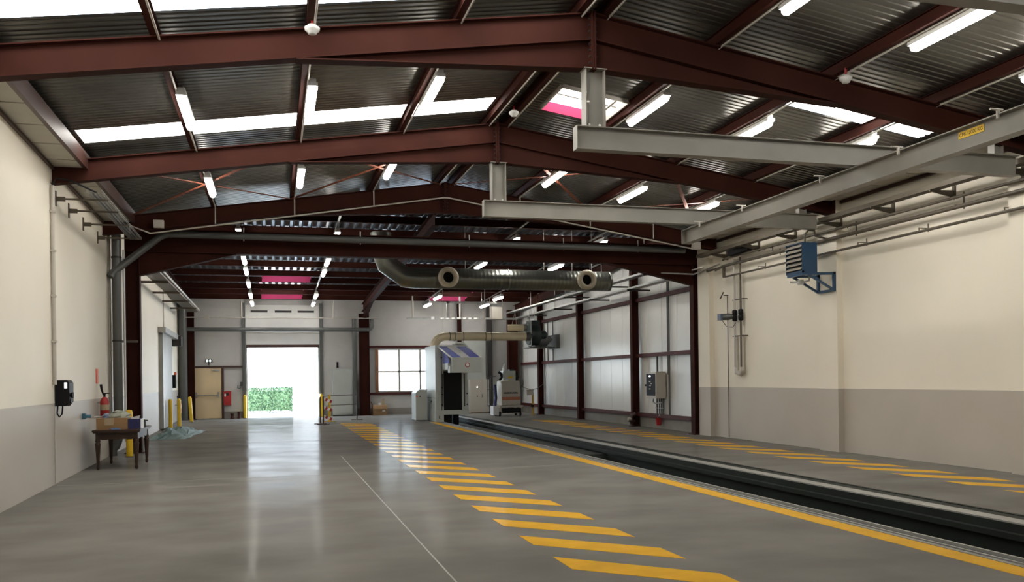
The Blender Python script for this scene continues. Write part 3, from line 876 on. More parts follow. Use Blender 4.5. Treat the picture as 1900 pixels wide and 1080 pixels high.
t = thing('tall_cabinet', 'tall pale grey metal cabinet between the roller door and red column', 'cabinet', (2.92, 38.4, 0))
MB().box(2.5, 3.37, 38.35, 38.72, .06, 2.06).build('body', M['machine'], t)
MB().box(2.58, 3.33, 38.335, 38.35, .12, 1.99).build('door', M['machine'], t)
MB().box(2.5, 3.37, 38.4, 38.70, 0, .06).build('plinth', M['dark'], t)
tag(MB().box(2.70, 2.78, YB - .05, YB, 2.12, 2.38).build('wall_meter', M['black']), 'small black meter on the wall above the tall pale cabinet', 'meter')
t = thing('cardboard_box', 'open cardboard box with bits of packing on the floor beside the red column', 'box', (4.5, 38.4, 0))
MB().box(4.22, 4.84, 38.2, 38.62, 0, .45).build('body', M['card'], t)
MB().prism([(4.22, 38.2, .45), (4.84, 38.2, .45), (4.84, 38.12, .28), (4.22, 38.12, .28)], (0, -.005, 0)).prism([(4.22, 38.2, .45), (4.22, 38.62, .45), (4.14, 38.62, .60), (4.14, 38.2, .60)], (.005, 0, 0)).build('flap', M['card'], t)
MB().box(4.62, 4.75, 38.194, 38.2, .16, .24).build('label', M['white'], t)
tag(MB().box(4.46, 4.58, 38.3, 38.42, .40, .54).build('packing_block', M['white']), 'white packing block sticking out of the cardboard box', 'packing')
tag(MB().prism([(4.62, 38.4, .40), (4.76, 38.4, .40), (4.74, 38.4, .76), (4.64, 38.4, .70)], (0, .02, 0)).build('cardboard_sheet', M['tape']), 'upright brown cardboard piece sticking out of the cardboard box', 'cardboard')
t = thing('metal_cabinet', 'warm grey two door metal cabinet right of the grey machine', 'cabinet', (9.0, 38.2, 0))
MB().box(8.56, 9.44, 38.0, 38.42, .05, 1.53).build('body', M['cab'], t)
MB().box(8.58, 9.42, 38.03, 38.40, 0, .05).build('plinth', M['tape'], t)
for x0, x1 in ((8.58, 9.12), (9.14, 9.42)):
    MB().box(x0, x1, 37.985, 38.0, .18, 1.50).build('door', M['cab'], t)
MB().lathe((8.88, 37.97, 1.18), [(.02, 0), (.03, .015)], 10, 'y').build('lamp', M['white_led'], t)
MB().lathe((8.88, 37.96, .76), [(.03, 0), (.03, .025)], 10, 'y').build('lock', M['pvc'], t)
MB().box(9.09, 9.11, 37.96, 37.985, .70, .86).build('handle', M['pvc'], t)
tag(MB().box(8.42, 9.44, 38.62, 38.74, .0, 3.28).build('flat_panel', M['machine']), 'large flat grey green panel on the back wall behind the warm grey cabinet', 'panel')

# ------------------------------------------------------------------ bollards
def bollard(x, y, label, lean=0):
    t = thing('bollard', label, 'bollard', (x, y, 0), 'yellow bollards')
    b = MB().tube([(x, y, 0), (x + lean * .9, y, .93), (x + lean * .97, y, .985), (x + lean, y, 1.0)], [.068, .068, .055, .02], 14)
    b.build('post', M['yellow'], t)
    MB().lathe((x, y, 0), [(.09, 0), (.09, .012), (.07, .02)], 14).build('base_ring', M['brown'], t)
bollard(-2.94, 19.7, 'yellow bollard behind the carved wooden table')
bollard(-3.40, 31.5, 'yellow bollard in front of the grey sliding door, left of the pair')
bollard(-3.22, 32.5, 'yellow bollard by the wall extinguisher, right of the pair')
bollard(-3.12, 36.1, 'yellow leaning bollard left of the beige door', -.06)
bollard(-1.17, 38.35, 'yellow bollard at the left jamb of the roller door')
bollard(1.98, 37.8, 'yellow bollard at the right jamb of the roller door')

# folding barrier
t = thing('folding_barrier', 'red and white folding barrier with thin rails right of the roller door', 'barrier', (1.7, 31.4, 0))
for (x, y, z1, m) in ((1.70, 31.3, .98, 'brown'), (3.16, 34.4, 1.0, 'brown'), (2.04, 33.4, 1.02, 'yellow'), (1.62, 31.8, .98, 'steel_rail')):
    b = MB().tube([(x, y, 0.0), (x, y, z1)], .022 if m != 'yellow' else .05, 8)
    b.bar((x - .22, y - .02, .012), (x + .22, y + .02, .012), .04, .02).bar((x, y - .18, .012), (x, y + .18, .012), .04, .02)
    b.build('post', M[m], t)
for z in (.62, .99): MB().tube([(1.70, 31.3, z), (2.04, 33.4, z), (3.16, 34.4, z)], .016, 6).build('rail', M['brown'], t)
for z in (.30, .62, .92):
    b = MB()
    for k in range(4): b.bar((1.70 + .075 * k, 31.33, z - .03 * k), (1.70 + .075 * (k + 1), 31.33, z - .03 * (k + 1)), .02, .10, (0, 0, 1), k % 2)
    b.build('board', [M['white'], M['red']], t)

# ------------------------------------------------------------------ left wall things
xw = XL(14.6)
t = thing('vertical_conduit', 'thin pale vertical conduit on the near left wall beside the black control box', 'conduit', (xw + .03, 14.68, 0))
MB().tube([(xw + .03, 14.68, .02), (xw + .03, 14.68, 1.2)], .012, 6).tube([(xw + .035, 14.68, 1.55), (xw + .035, 14.68, 4.62)], .03, 8).build('pipe', M['conduit'], t)
for z in (2.2, 2.9, 3.6, 4.2): MB().box(xw, xw + .075, 14.64, 14.72, z, z + .03).build('clip', M['conduit'], t)
MB().tube([(xw + .035, 14.68, 4.62), (xw + .09, 14.70, 4.74), (xw + .28, 14.75, 4.72), (xw + .65, 14.75, 4.55)], .016, 6).build('cable', M['black'], t)
t = thing('control_box', 'black control box with a small lit display on the near left wall', 'control box', (xw + .15, 14.95, 1.22))
x0 = XL(14.8) + .01
MB().prism([(x0, 14.83, 1.62), (x0 + .17, 14.83, 1.62), (x0 + .20, 14.83, 1.57), (x0 + .20, 14.83, 1.28), (x0 + .15, 14.83, 1.21), (x0, 14.83, 1.21)], (0, .30, 0)).build('body', M['black'], t)
MB().box(x0 + .13, x0 + .17, 14.823, 14.83, 1.49, 1.58).build('display', emit('display glow', (.85, .95, 1), 1.2), t)
MB().lathe((x0 + .19, 14.92, 1.38), [(.03, 0), (.045, .03), (.05, .05)], 12, 'x').build('knob', M['black'], t)
MB().lathe((x0 + .17, 14.92, 1.29), [(.03, 0), (.035, .04)], 12, 'x').build('knob', M['black'], t)
MB().tube([(x0 + .03, 14.85, 1.22), (x0 + .02, 14.85, 1.10), (x0 + .05, 14.85, 1.04), (x0 + .09, 14.85, 1.09), (x0 + .10, 14.85, 1.22)], .012, 6).build('cord', M['black'], t)
# cable tray on wall arms
t = thing('cable_tray', 'galvanised cable tray on wall arms high on the near left wall', 'cable tray', (-2.9, 18, 4.6))
b = MB()
def trx(y): return -2.53 - .012 * (y - 14.4)
TY_0, TY_1 = 14.6, 19.25
for dx, z in ((-.22, 4.56), (-.22, 4.52), (-.165, 4.52), (-.11, 4.52), (-.055, 4.52), (0, 4.52), (0, 4.56)):
    b.tube([(trx(TY_0) + dx, TY_0, z), (trx(TY_1) + dx, TY_1, z)], .005, 5)
for k in range(47):
    y = TY_0 + .1 * k
    b.tube([(trx(y) - .22, y, 4.56), (trx(y) - .22, y, 4.515), (trx(y), y, 4.515), (trx(y), y, 4.56)], .004, 4)
b.build('tray', M['galv'], t)
MB().tube([(trx(14.8) - .15, 14.8, 4.54), (trx(19.2) - .15, 19.2, 4.54)], .016, 6).tube([(trx(14.8) - .09, 14.8, 4.535), (trx(19.2) - .09, 19.2, 4.535)], .011, 6).build('cable', M['pvc'], t)
for y in (15.1, 16.1, 17.4, 18.95):
    xa = XL(y)
    b = MB().box(xa, xa + .015, y - .035, y + .035, 4.38, 4.62).box(xa + .01, trx(y) + .02, y - .012, y + .012, 4.485, 4.512).box(xa + .01, xa + .14, y - .02, y + .02, 4.46, 4.53)
    b.build('arm', M['pipe'], t)
# drain pipes by the opening frame
t = thing('drain_pipe', 'thick grey vertical drain pipe left of the wide frame column, with a curved foot', 'pipe', (-3.22, 20.1, 0))
MB().tube([(-3.22, 20.15, 4.85), (-3.22, 20.15, .55)] + [Vector((-3.22 + .0 - .12 * (1 - math.cos(math.radians(a))), 20.15, .55 - .4 * math.sin(math.radians(a)))) for a in (30, 60, 90)] + [(-3.34, 20.15, 0.0)], .095, 14).build('pipe', M['pvc'], t)
for z in (2.45, 4.25): MB().tube([(-3.22, 20.15, z), (-3.22, 20.15, z + .04)], .105, 14).build('clamp', M['dark'], t)
t = thing('drain_pipe', 'grey drain pipe slanting up and running across in front of the wide frame', 'pipe', (3.5, 20.3, 4.8))
MB().tube([(-3.33, 20.05, 3.84), (-3.27, 20.1, 3.95), (-2.36, 20.3, 4.76), (-2.2, 20.3, 4.83), (10.3, 20.3, 4.80)], .078, 12).build('pipe', M['pvc'], t)
for x in (-.6, 2.0, 4.6, 7.0, 9.0): MB().tube([(x, 20.3, 4.72), (x, 20.3, 5.02)], .015, 5).build('strap', M['galv'], t)
tag(MB().tube([(-3.38, 20.22, .3), (-3.38, 20.22, 4.75)], .032, 8).build('vertical_conduit', M['conduit']), 'pale vertical pipe between the near left wall and the thick drain pipe', 'pipe')
tag(MB().tube([(-3.09, 20.25, .3), (-3.09, 20.25, 4.45)], .024, 8).box(-3.13, -3.05, 20.2, 20.28, 4.1, 4.25).build('vertical_conduit', M['white']), 'thin white vertical pipe right of the thick drain pipe', 'pipe')
tag(MB().box(-3.30, -2.86, 20.50, 20.53, 2.45, 2.50).build('pipe_bracket', M['pipe']), 'short bracket bar on the left column of the wide frame', 'bracket')
# extinguisher
def extinguisher(x, y, z, label, hose=True):
    t = thing('fire_extinguisher', label, 'fire extinguisher', (x, y, z))
    MB().lathe((x, y, z), [(.07, 0), (.085, .02), (.085, .34), (.06, .40), (.03, .43)], 16).build('body', M['red'], t)
    MB().lathe((x, y, z + .43), [(.022, 0), (.022, .05), (.03, .06)], 8).box(x - .02, x + .09, y - .012, y + .012, z + .49, z + .51).build('valve', M['black'], t)
    MB().tube([(x - .02, y, z + .47), (x - .05, y, z + .58), (x - .06, y - .02, z + .68)], [.012, .022, .026], 8).build('horn', M['black'], t)
    MB().lathe((x, y, z + .17), [(.0865, 0), (.0865, .11)], 16).build('label_band', M['tape'], t)
    MB().box(x - .20, x - .04, y - .03, y + .03, z + .3, z + .33).build('bracket', M['galv'], t)
extinguisher(-3.24, 18.7, .86, 'red fire extinguisher on the near left wall behind the carved table')
extinguisher(XL(36.6) + .16, 36.6, .35, 'red fire extinguisher on the far left wall beside two bollards')
tag(MB().box(XL(18.6), XL(18.6) + .012, 18.55, 18.75, 1.56, 1.85).build('wall_sign', M['orange']), 'narrow red sign on the wall above the near fire extinguisher', 'sign')
t = thing('wall_rod', 'thin metal rod with a blue clamp sticking out of the left wall', 'rod', (-3.2, 17.2, .95))
MB().tube([(XL(17.1), 17.1, .97), (-2.86, 17.35, .94)], .012, 6).build('rod', M['galv'], t)
MB().box(XL(17.1), XL(17.1) + .06, 17.05, 17.15, .92, 1.02).tube([(XL(17.1) + .05, 17.1, .97), (XL(17.1) + .14, 17.12, .965)], .03, 8).build('clamp', mat('teal clamp', (.05, .16, .24), .5), t)

# carved table
TX0, TX1, TY0, TY1, TZ = -3.08, -2.38, 16.88, 18.25, .72
t = thing('carved_table', 'dark carved wooden table with turned legs against the left wall', 'table', ((TX0 + TX1) / 2, (TY0 + TY1) / 2, 0))
b = MB().box(TX0 - .05, TX1 + .05, TY0 - .06, TY1 + .06, TZ - .035, TZ).box(TX0 - .035, TX1 + .035, TY0 - .045, TY1 + .045, TZ - .055, TZ - .035); b.build('tabletop', M['wood'], t)
b = MB()
for (xa, xb, ya, yb) in ((TX0 + .04, TX1 - .04, TY0 + .01, TY0 + .03), (TX0 + .04, TX1 - .04, TY1 - .03, TY1 - .01), (TX0 + .01, TX0 + .03, TY0 + .04, TY1 - .04), (TX1 - .03, TX1 - .01, TY0 + .04, TY1 - .04)):
    n = 12
    for k in range(n):
        f0, f1 = k / n, (k + 1) / n
        dz = .02 * abs(math.sin(f0 * math.pi * 3 + .5))
        b.box(xa + (xb - xa) * (f0 if xb - xa > .1 else 0), xa + (xb - xa) * (f1 if xb - xa > .1 else 1), ya + (yb - ya) * (f0 if yb - ya > .1 else 0), ya + (yb - ya) * (f1 if yb - ya > .1 else 1), TZ - .16 - dz, TZ - .05)
b.build('apron', M['wood'], t)
for x in (TX0 + .03, TX1 - .03):
    for y in (TY0 + .03, TY1 - .03):
        b = MB().box(x - .032, x + .032, y - .032, y + .032, TZ - .17, TZ - .05)
        b.lathe((x, y, 0), [(.015, 0), (.026, .02), (.031, .05), (.021, .08), (.026, .10), (.034, .25), (.046, .44), (.050, .48), (.034, .50), (.048, .52), (.036, .55)], 12)
        b.build('leg', M['wood'], t)
t = thing('cardboard_box', 'taped cardboard box on the carved table', 'box', (-2.82, 17.2, TZ))
MB().box(-3.09, -2.57, 17.0, 17.42, TZ, .925).build('body', M['card'], t)
MB().box(-2.95, -2.80, 16.996, 17.0, .80, .928).box(-2.95, -2.80, 16.996, 17.2, .925, .928).build('tape', M['tape'], t)
t = thing('blue_box', 'dark navy box with white end on the carved table', 'box', (-2.45, 17.2, TZ))
MB().box(-2.565, -2.355, 17.05, 17.4, TZ, .90).build('body', M['navy'], t)
MB().box(-2.355, -2.345, 17.05, 17.4, TZ, .90).build('end_label', M['white'], t)
MB().prism([(-2.55, 17.2, .90), (-2.40, 17.2, .90), (-2.38, 17.2, .96), (-2.52, 17.2, .93)], (0, .02, 0)).build('flap', M['white'], t)
def lump(c, r, seed, m, name, label, cat, flat=0.0):
    rn = random.Random(seed)
    n, k = 14, 7
    vs, fs = [], []
    for i in range(k + 1):
        th = math.pi / 2 * i / k
        for j in range(n):
            q = 1 + rn.uniform(-.22, .22)
            a = 2 * math.pi * j / n
            vs.append((c[0] + r[0] * math.cos(a) * math.cos(th) * q, c[1] + r[1] * math.sin(a) * math.cos(th) * q, c[2] + max(0, r[2] * math.sin(th) * (1 + rn.uniform(-.2, .1)))))
    for i in range(k):
        for j in range(n): fs.append((i * n + j, i * n + (j + 1) % n, (i + 1) * n + (j + 1) % n, (i + 1) * n + j))
    fs.append(tuple(range(n))); fs.append(tuple(range(k * n, k * n + n)))
    return tag(MB().add(vs, fs, 0, False).build(name, m), label, cat)
lump((-2.72, 17.22, .925), (.18, .16, .14), 2, M['cloth'], 'folded_cloth', 'sage grey cloth bundle on top of the taped cardboard box', 'cloth')
lump((-2.95, 17.2, .925), (.07, .08, .09), 5, mat('blue grey film', (.16, .20, .30), .5), 'plastic_bag', 'small blue grey plastic bag on the taped cardboard box', 'bag')
tag(MB().lathe((-2.37, 17.55, TZ), [(.04, 0), (.04, .12), (.015, .13), (.015, .16)], 10).tube([(-2.37, 17.55, .86), (-2.29, 17.5, .85)], .012, 6).build('small_tool', M['dark']), 'small dark tool standing at the right edge of the carved table', 'tool')
lump((-2.76, 16.92, TZ), (.09, .05, .03), 9, mat('blue rag cloth', (.10, .16, .30), .8), 'rag', 'small blue rag on the front edge of the carved table', 'rag')

# plastic film heap on the floor
rn = random.Random(11)
b = MB()
pts = []
nx, ny = 12, 12
for i in range(nx + 1):
    for j in range(ny + 1):
        x = -3.3 + .95 * i / nx; y = 25.2 + 4.2 * j / ny
        e = min(1, 4 * min(i / nx, 1 - i / nx, j / ny, 1 - j / ny))
        pts.append((x + rn.uniform(-.05, .05) + .25 * (j / ny), y, .006 + e * rn.uniform(0, .30) * (1 - .5 * i / nx)))
b.add(pts, [(i * (ny + 1) + j, (i + 1) * (ny + 1) + j, (i + 1) * (ny + 1) + j + 1, i * (ny + 1) + j + 1) for i in range(nx) for j in range(ny)])
tag(b.build('plastic_film', M['plastic_sheet']), 'crumpled pale green plastic film heaped on the floor by the sliding door', 'plastic film')

# sliding door on the far left wall
t = thing('sliding_door', 'grey sliding door hung on a rail on the far left wall', 'door', (XL(32) + .05, 32, 0))
xa, xb = XL(30.6), XL(34.0)
MB().prism([(xa, 30.6, .04), (xb, 34.0, .04), (xb, 34.0, 3.25), (xa, 30.6, 3.25)], (.13, 0, 0)).build('panel', M['pvc'] if False else mat('grey door', (.30, .31, .29), .4), t)
MB().prism([(XL(30.4), 30.4, 3.22), (XL(36), 36, 3.22), (XL(36), 36, 3.40), (XL(30.4), 30.4, 3.40)], (.24, 0, 0)).build('rail', M['galv'], t)
MB().box(XL(35.7), XL(35.7) + .34, 35.5, 36.1, 2.98, 3.36).build('motor', M['dark'], t)
t = thing('control_box', 'small black control box with orange lamp on the far left wall', 'control box', (XL(34.4) + .1, 34.4, 1.35))
MB().box(XL(34.4), XL(34.4) + .22, 34.3, 34.6, 1.36, 1.85).build('body', M['black'], t)
MB().lathe((XL(34.4) + .2, 34.4, 1.85), [(.05, 0), (.05, .08), (.02, .11)], 10).build('lamp', M['orange'], t)
tag(MB().tube([(XL(33) + .03, 32.2, 3.4), (XL(33) + .03, 32.2, 5.0)], .03, 6).build('vertical_conduit', M['conduit']), 'pale vertical conduit above the sliding door', 'conduit')
t = thing('cable_tray', 'grey cable tray along the top of the far left wall', 'cable tray', (-3.0, 30, 4.7))
b = MB().prism([(-3.2, 21.2, 4.42), (-2.78, 21.2, 4.42), (-2.78, 21.2, 4.47), (-3.2, 21.2, 4.47)], (-.12, 16, 0)); b.build('tray', M['pipe'], t)
MB().tube([(-2.74, 21.2, 4.5), (-2.87, 37.2, 4.5)], .035, 8).build('pipe', M['conduit'], t)
for y in (23, 26, 29, 32, 35): MB().box(XL(y), -2.8, y - .03, y + .03, 4.36, 4.42).build('arm', M['pipe'], t)

# ------------------------------------------------------------------ grey machine straddling the pit
MX0, MX1, MY0, MY1, MT = 5.70, 6.90, 31.05, 33.2, 2.80
t = thing('inspection_machine', 'tall pale grey machine with violet hood and black opening straddling the rail pit', 'machine', (6.3, 32, 0))
b = MB()
b.box(MX0, MX0 + .30, MY0, MY1, .42, MT).box(MX1 - .22, MX1, MY0, MY1, .42, MT).box(MX0 + .30, MX1 - .22, MY0, MY1, 1.85, MT).box(MX0 + .30, MX1 - .22, MY0 + 1.0, MY1, .42, 1.85)
b.build('body', M['machine'], t)
b = MB().box(MX0 - .02, MX0 + .28, MY0 - .08, MY1 + .01, .0, .425).box(MX0 + .28, MX1 + .02, MY0 - .08, MY0 + .25, .26, .425)
b.build('base', M['machine'], t)
MB().box(MX0 + .28, MX0 + .62, MY0 + .12, MY1, -.2, .26).box(MX1 - .22, MX1, MY1 - .5, MY1, -.2, .42).build('pit_shade_leg', M['black'], t)  # front black block paints the shade under the crossbar; rear block is a leg
MB().box(MX0 + .215, MX0 + .235, MY0 - .012, MY0, .42, MT).box(MX0 - .012, MX0, MY0 + .45, MY0 + .5, .02, .3).box(MX0 + .1, MX0 + .13, MY0 - .092, MY0 - .08, .12, .22).box(MX0 - .012, MX0, MY0, MY1, .86, .875).build('seams', M['dark'], t)
MB().box(MX0 + .30, MX1 - .22, MY0 + .03, MY0 + .05, .42, 1.85).build('black_curtain', M['black'], t)
for x in (MX0 + .25, MX1 - .14): MB().box(x, x + .03, MY0 - .015, MY0 + .01, .55, 1.75).build('slot', M['black'], t)
b = MB()
for z in (.62, 1.0, 1.25, 2.35): b.lathe((MX0 + .225, MY0 - .04, z), [(.028, 0), (.03, .03)], 8, 'y')
for z in (.62, 1.02): b.lathe((MX1 - .03, MY0 - .04, z), [(.028, 0), (.03, .03)], 8, 'y')
b.build('hinge_set', M['dark'], t)
MB().lathe((MX0 - .02, MY0 + .9, .72), [(.045, 0), (.045, .03)], 10, 'x').build('knob', M['dark'], t)
# hood
HY = 29.8
h = MB()
h.box(6.08, 7.14, HY, HY + .30, 1.78, 2.32)
h.box(6.00, 6.08, HY + .06, HY + .40, 1.78, 2.02).box(MX0 + .28, 6.1, HY + .3, MY0, 1.90, 2.12)
h = h.build('hood', M['machine'], t)
MB().prism([(MX0 + .28, MY0, 2.12), (MX0 + .28, HY + .15, 2.12), (MX0 + .30, HY + .15, 2.20), (MX0 + .30, MY0, 2.74)], (.02, 0, 0)).build('violet_side', M['purple'], h)
z0, z1 = 2.32, 2.74
def slope(x0a, x1a, x0b, x1b, m, name, dz=0):
    b = MB().prism([(x0a, MY0, z1 + dz), (x1a, MY0, z1 + dz), (x1b, HY + .02, z0 + dz), (x0b, HY + .02, z0 + dz)], (0, 0, -.02))
    return b.build(name, m, h)
slope(MX0 + .1, MX1 + .02, 6.02, 7.16, M['white'], 'slanted_top')
slope(MX0 + .16, 6.14, 6.08, 6.40, M['purple'], 'violet_panel', .006)
slope(6.50, 6.86, 6.72, 7.08, M['purple'], 'violet_panel', .006)
b = MB().lathe((6.62, HY - .012, 2.05), [(.085, 0), (.085, .012)], 20, 'y'); b.build('round_badge', M['red'], h)
b = MB().lathe((6.62, HY - .016, 2.05), [(.062, 0), (.062, .01)], 20, 'y'); b.build('badge_center', M['white'], h)
MB().tube([(MX0 + .7, MY0 + .1, MT), (MX0 + .8, MY0 + .1, MT + .07), (MX1 - .1, MY0 + .1, MT + .05), (MX1 + .02, MY0 + .1, MT - .08)], .06, 8).build('top_cowl', M['machine'], t)
t = thing('side_cabinet', 'small pale grey cabinet with red switch on the left of the grey machine', 'cabinet', (5.3, 32.3, 0))
MB().prism([(5.12, 32.0, .04), (5.55, 32.0, .04), (5.55, 32.0, 1.18), (5.25, 32.0, 1.18), (5.12, 32.0, 1.05)], (0, 1.0, 0)).build('body', M['machine'], t)
MB().box(5.14, 5.53, 31.985, 32.0, .12, .95).build('door', M['machine'], t)
MB().lathe((5.16, 31.95, .92), [(.03, 0), (.03, .04)], 8, 'y').build('switch', M['orange'], t)
MB().lathe((5.28, 31.95, .92), [(.025, 0), (.025, .04)], 8, 'y').build('switch', M['dark'], t)
# cream ducts and fan
DY, DZc, DR = 33.0, 3.22, .165
t = thing('cream_duct', 'long cream duct rising from the machine and running right to the green fan', 'duct', (7.5, DY, DZc))
el = [(6.02, DY, 2.78)] + [Vector((6.02 + .45 * (1 - math.cos(math.radians(a))), DY, DZc - .45 + .45 * math.sin(math.radians(a)))) for a in (5, 25, 45, 65, 85)] + [(6.6, DY, DZc)]
MB().tube(el, DR, 18).build('elbow', M['cream_duct'], t)
MB().tube([(6.6, DY, DZc), (9.75, DY, DZc)], DR, 18).build('pipe', M['cream_duct'], t)
for x in (6.62, 6.82, 7.16, 8.05, 8.28): MB().tube([(x, DY, DZc), (x + .025, DY, DZc)], DR + .008, 18).build('joint_band', M['dark'], t)
MB().tube([(9.72, DY, DZc), (9.95, DY, DZc)], DR + .02, 18).build('sleeve', M['pvc'], t)
t = thing('cream_duct', 'short upper cream duct stub beside the green fan', 'duct', (9.3, 33.7, 3.52))
MB().tube([(9.2, 33.8, 3.60), (9.85, 33.6, 3.60)], .14, 16).build('pipe', M['cream_duct'], t)
MB().tube([(9.8, 33.6, 3.60), (10.0, 33.6, 3.60)], .15, 16).build('sleeve', M['galv'], t)
for x in (9.35, 9.55): MB().tube([(x, 33.7, 3.70), (9.5, 33.7, 4.25)], .008, 5).build('hanger', M['conduit'], t)
t = thing('extraction_fan', 'dark green extraction fan on a wall bracket at the end of the cream duct', 'fan', (10.2, 33.3, 2.8))
MB().lathe((9.92, 33.3, 3.32), [(.44, 0), (.46, .02), (.46, .40), (.44, .42)], 28, 'x').box(9.93, 10.33, 33.0, 33.6, 3.2, 3.86).build('casing', M['fan'], t)
MB().box(9.90, 9.925, 32.84, 32.87, 2.85, 3.85).box(9.90, 9.925, 32.84, 33.76, 2.85, 2.88).build('edge_frame', M['galv'], t)
MB().lathe((10.33, 33.3, 3.30), [(.17, 0), (.17, .30), (.10, .36)], 18, 'x').build('motor', M['fan'], t)
b = MB().box(9.85, 10.75, 32.85, 33.75, 2.76, 2.80); b.bar((10.4, 33.3, 2.78), (11.0, 33.9, 3.25), .5, .03, (0, 0, 1)).bar((10.7, 33.3, 2.78), (11.1, 33.5, 2.78), .5, .03)
b.box(11.02, 11.16, 33.0, 34.3, 2.74, 3.30)
b.build('bracket', M['pvc'], t)
for y in (32.95, 33.3, 33.6): MB().lathe((10.05, y, 2.80), [(.05, 0), (.04, .06)], 8).build('foot', M['galv'], t)
for x in (9.98, 10.2): MB().tube([(x, 33.3, 3.86), (x, 33.3, 4.25)], .014, 5).build('hanger', M['conduit'], t)
tag(MB().tube([(11.1, 33.7, 2.25), (11.1, 33.7, 3.9)], .025, 6).build('vertical_conduit', M['pvc']), 'grey vertical conduit right of the green fan, nearer the viewer', 'conduit')
tag(MB().tube([(11.1, 34.4, 2.25), (11.1, 34.4, 3.9)], .025, 6).build('vertical_conduit', M['pvc']), 'grey vertical conduit right of the green fan, farther one', 'conduit')

# floor machine (dust collector) and pedestal
CY = 34.1
t = thing('floor_vacuum', 'tall grey wheeled dust collector with an orange stripe near the red corner column', 'machine', (9.4, CY, 0))
MB().box(8.90, 9.90, CY, CY + .9, .36, .44).box(8.95, 9.85, CY + .02, CY + .05, .12, .2).build('chassis', M['cab'], t)
for x in (8.93, 9.80):
    for y in (CY + .1, CY + .8):
        MB().lathe((x - .035, y, .11), [(.09, 0), (.11, .01), (.11, .06), (.09, .07)], 16, 'x').build('wheel', M['black'], t)
        MB().box(x - .05, x + .05, y - .06, y + .06, .2, .37).build('fork', M['cab'], t)
MB().box(8.66, 8.9, CY + .1, CY + .6, .05, .42).build('side_tank', M['white'], t)
MB().box(9.02, 9.82, CY + .02, CY + .12, .14, .33).build('dark_tray', M['black'], t)
b = MB().prism([(9.00, CY + .05, .46), (9.80, CY + .05, .46), (9.80, CY + .05, 1.40), (9.74, CY + .05, 1.46), (9.06, CY + .05, 1.46), (9.00, CY + .05, 1.40)], (0, .75, 0)); b.build('body', M['cab'], t)
MB().box(9.02, 9.79, CY + .04, CY + .05, .66, .79).build('orange_band', M['stripe_or'], t)
b = MB()
rn = random.Random(4)
x = 9.08
while x < 9.70:
    w_ = rn.uniform(.018, .04); b.box(x, x + w_, CY + .043, CY + .05, .93 - rn.uniform(0, .01), .97 + rn.uniform(0, .03)); x += w_ + .01
b.build('faded_lettering', M['dark'], t)
b = MB().box(9.10, 9.62, CY + .1, CY + .65, 1.46, 1.86); b.build('filter_head', M['machine'], t)
MB().box(9.30, 9.50, CY + .09, CY + .1, 1.55, 1.63).build('yellow_sticker', M['yellow'], t)
MB().tube([(9.17, CY + .3, 1.86), (9.17, CY + .3, 2.02), (9.22, CY + .3, 2.16)], [.05, .04, .02], 10).build('outlet', M['white'], t)
MB().box(9.40, 9.60, CY + .2, CY + .5, 1.86, 1.93).build('cap', M['dark'], t)
for x, y in ((9.66, CY + .2), (8.98, CY + .25)): MB().tube([(x, y, 1.48), (x + .08, y, 1.6), (x + .06, y, 1.75), (x - .04, y, 1.82)], .055, 10).build('hose', M['black'], t)
MB().tube([(8.99, CY + .1, 1.36), (8.99, CY + .1, 1.46), (9.30, CY + .1, 1.475)], .025, 8).build('handrail', M['white'], t)
MB().tube([(9.82, CY + .1, 1.15), (9.92, CY + .0, 1.3), (9.90, CY + .0, 1.5)], .02, 6).build('lever', M['pvc'], t)
MB().tube([(8.82, CY + .5, .42), (8.88, CY + .5, .75), (8.84, CY + .5, 1.3)], .06, 10).build('drain_hose', M['navy'], t)
b = MB()
for x in (8.62, 8.76): b.tube([(x, CY + .85, .45), (x, CY + .85, 1.62)], .014, 6)
b.tube([(8.62, CY + .85, 1.62), (9.0, CY + .85, 1.64)], .014, 6).tube([(8.6, CY + .85, 1.1), (8.9, CY + .85, 1.1)], .012, 6).box(8.6, 8.95, CY + .6, CY + .88, .40, .45)
b.build('rail_frame', M['dark'], t)
t = thing('control_pedestal', 'thin yellow post with a small grey box right of the dust collector', 'pedestal', (10.35, 34.2, 0))
MB().tube([(10.35, 34.2, 0), (10.35, 34.2, .95)], .038, 10).build('post', M['line'], t)
MB().box(10.10, 10.36, 34.14, 34.26, .85, 1.06).box(10.05, 10.40, 34.1, 34.3, 1.06, 1.075).build('box', M['cab'], t)
MB().box(10.26, 10.36, 34.10, 34.2, .36, .46).build('socket', M['black'], t)
MB().tube([(10.3, 34.2, 1.07), (10.0, 34.2, 1.16), (9.9, 34.2, 1.25)], .01, 5).tube([(10.3, 34.2, 1.07), (10.6, 34.4, 1.12), (10.95, 34.6, 1.3)], .01, 5).build('cable', M['pvc'], t)

# ------------------------------------------------------------------ spiral duct with nozzles
SY, SZ, SR = 23.5, 4.34, .285
t = thing('spiral_duct', 'large spiral ribbed metal duct hung across the far hall behind the wide frame', 'duct', (6.5, SY, SZ))
def spiral(x0, x1):
    b = MB(); n = 30
    vs, fs = [], []
    prof = []
    x = x0
    while x < x1:
        prof += [(SR, x), (SR, x + .085), (SR + .002, x + .093), (SR + .002, x + .107)]; x += .115
    prof.append((SR, x1))
    b.lathe((0, SY, SZ), prof, n, 'x'); return b
spiral(3.75, 9.40).build('pipe', M['spiral'], t)
MB().lathe((9.40, SY, SZ), [(SR, 0), (SR + .004, .03), (SR - .01, .045), (SR - .03, .03)], 30, 'x').build('end_cap', M['spiral'], t)
MB().tube([(3.76, SY, SZ), (3.50, SY, SZ + .02), (3.02, SY, SZ + .36), (2.86, SY, SZ + .80), (2.86, SY, 5.55)], SR, 26).build('elbow', M['spiral'], t)
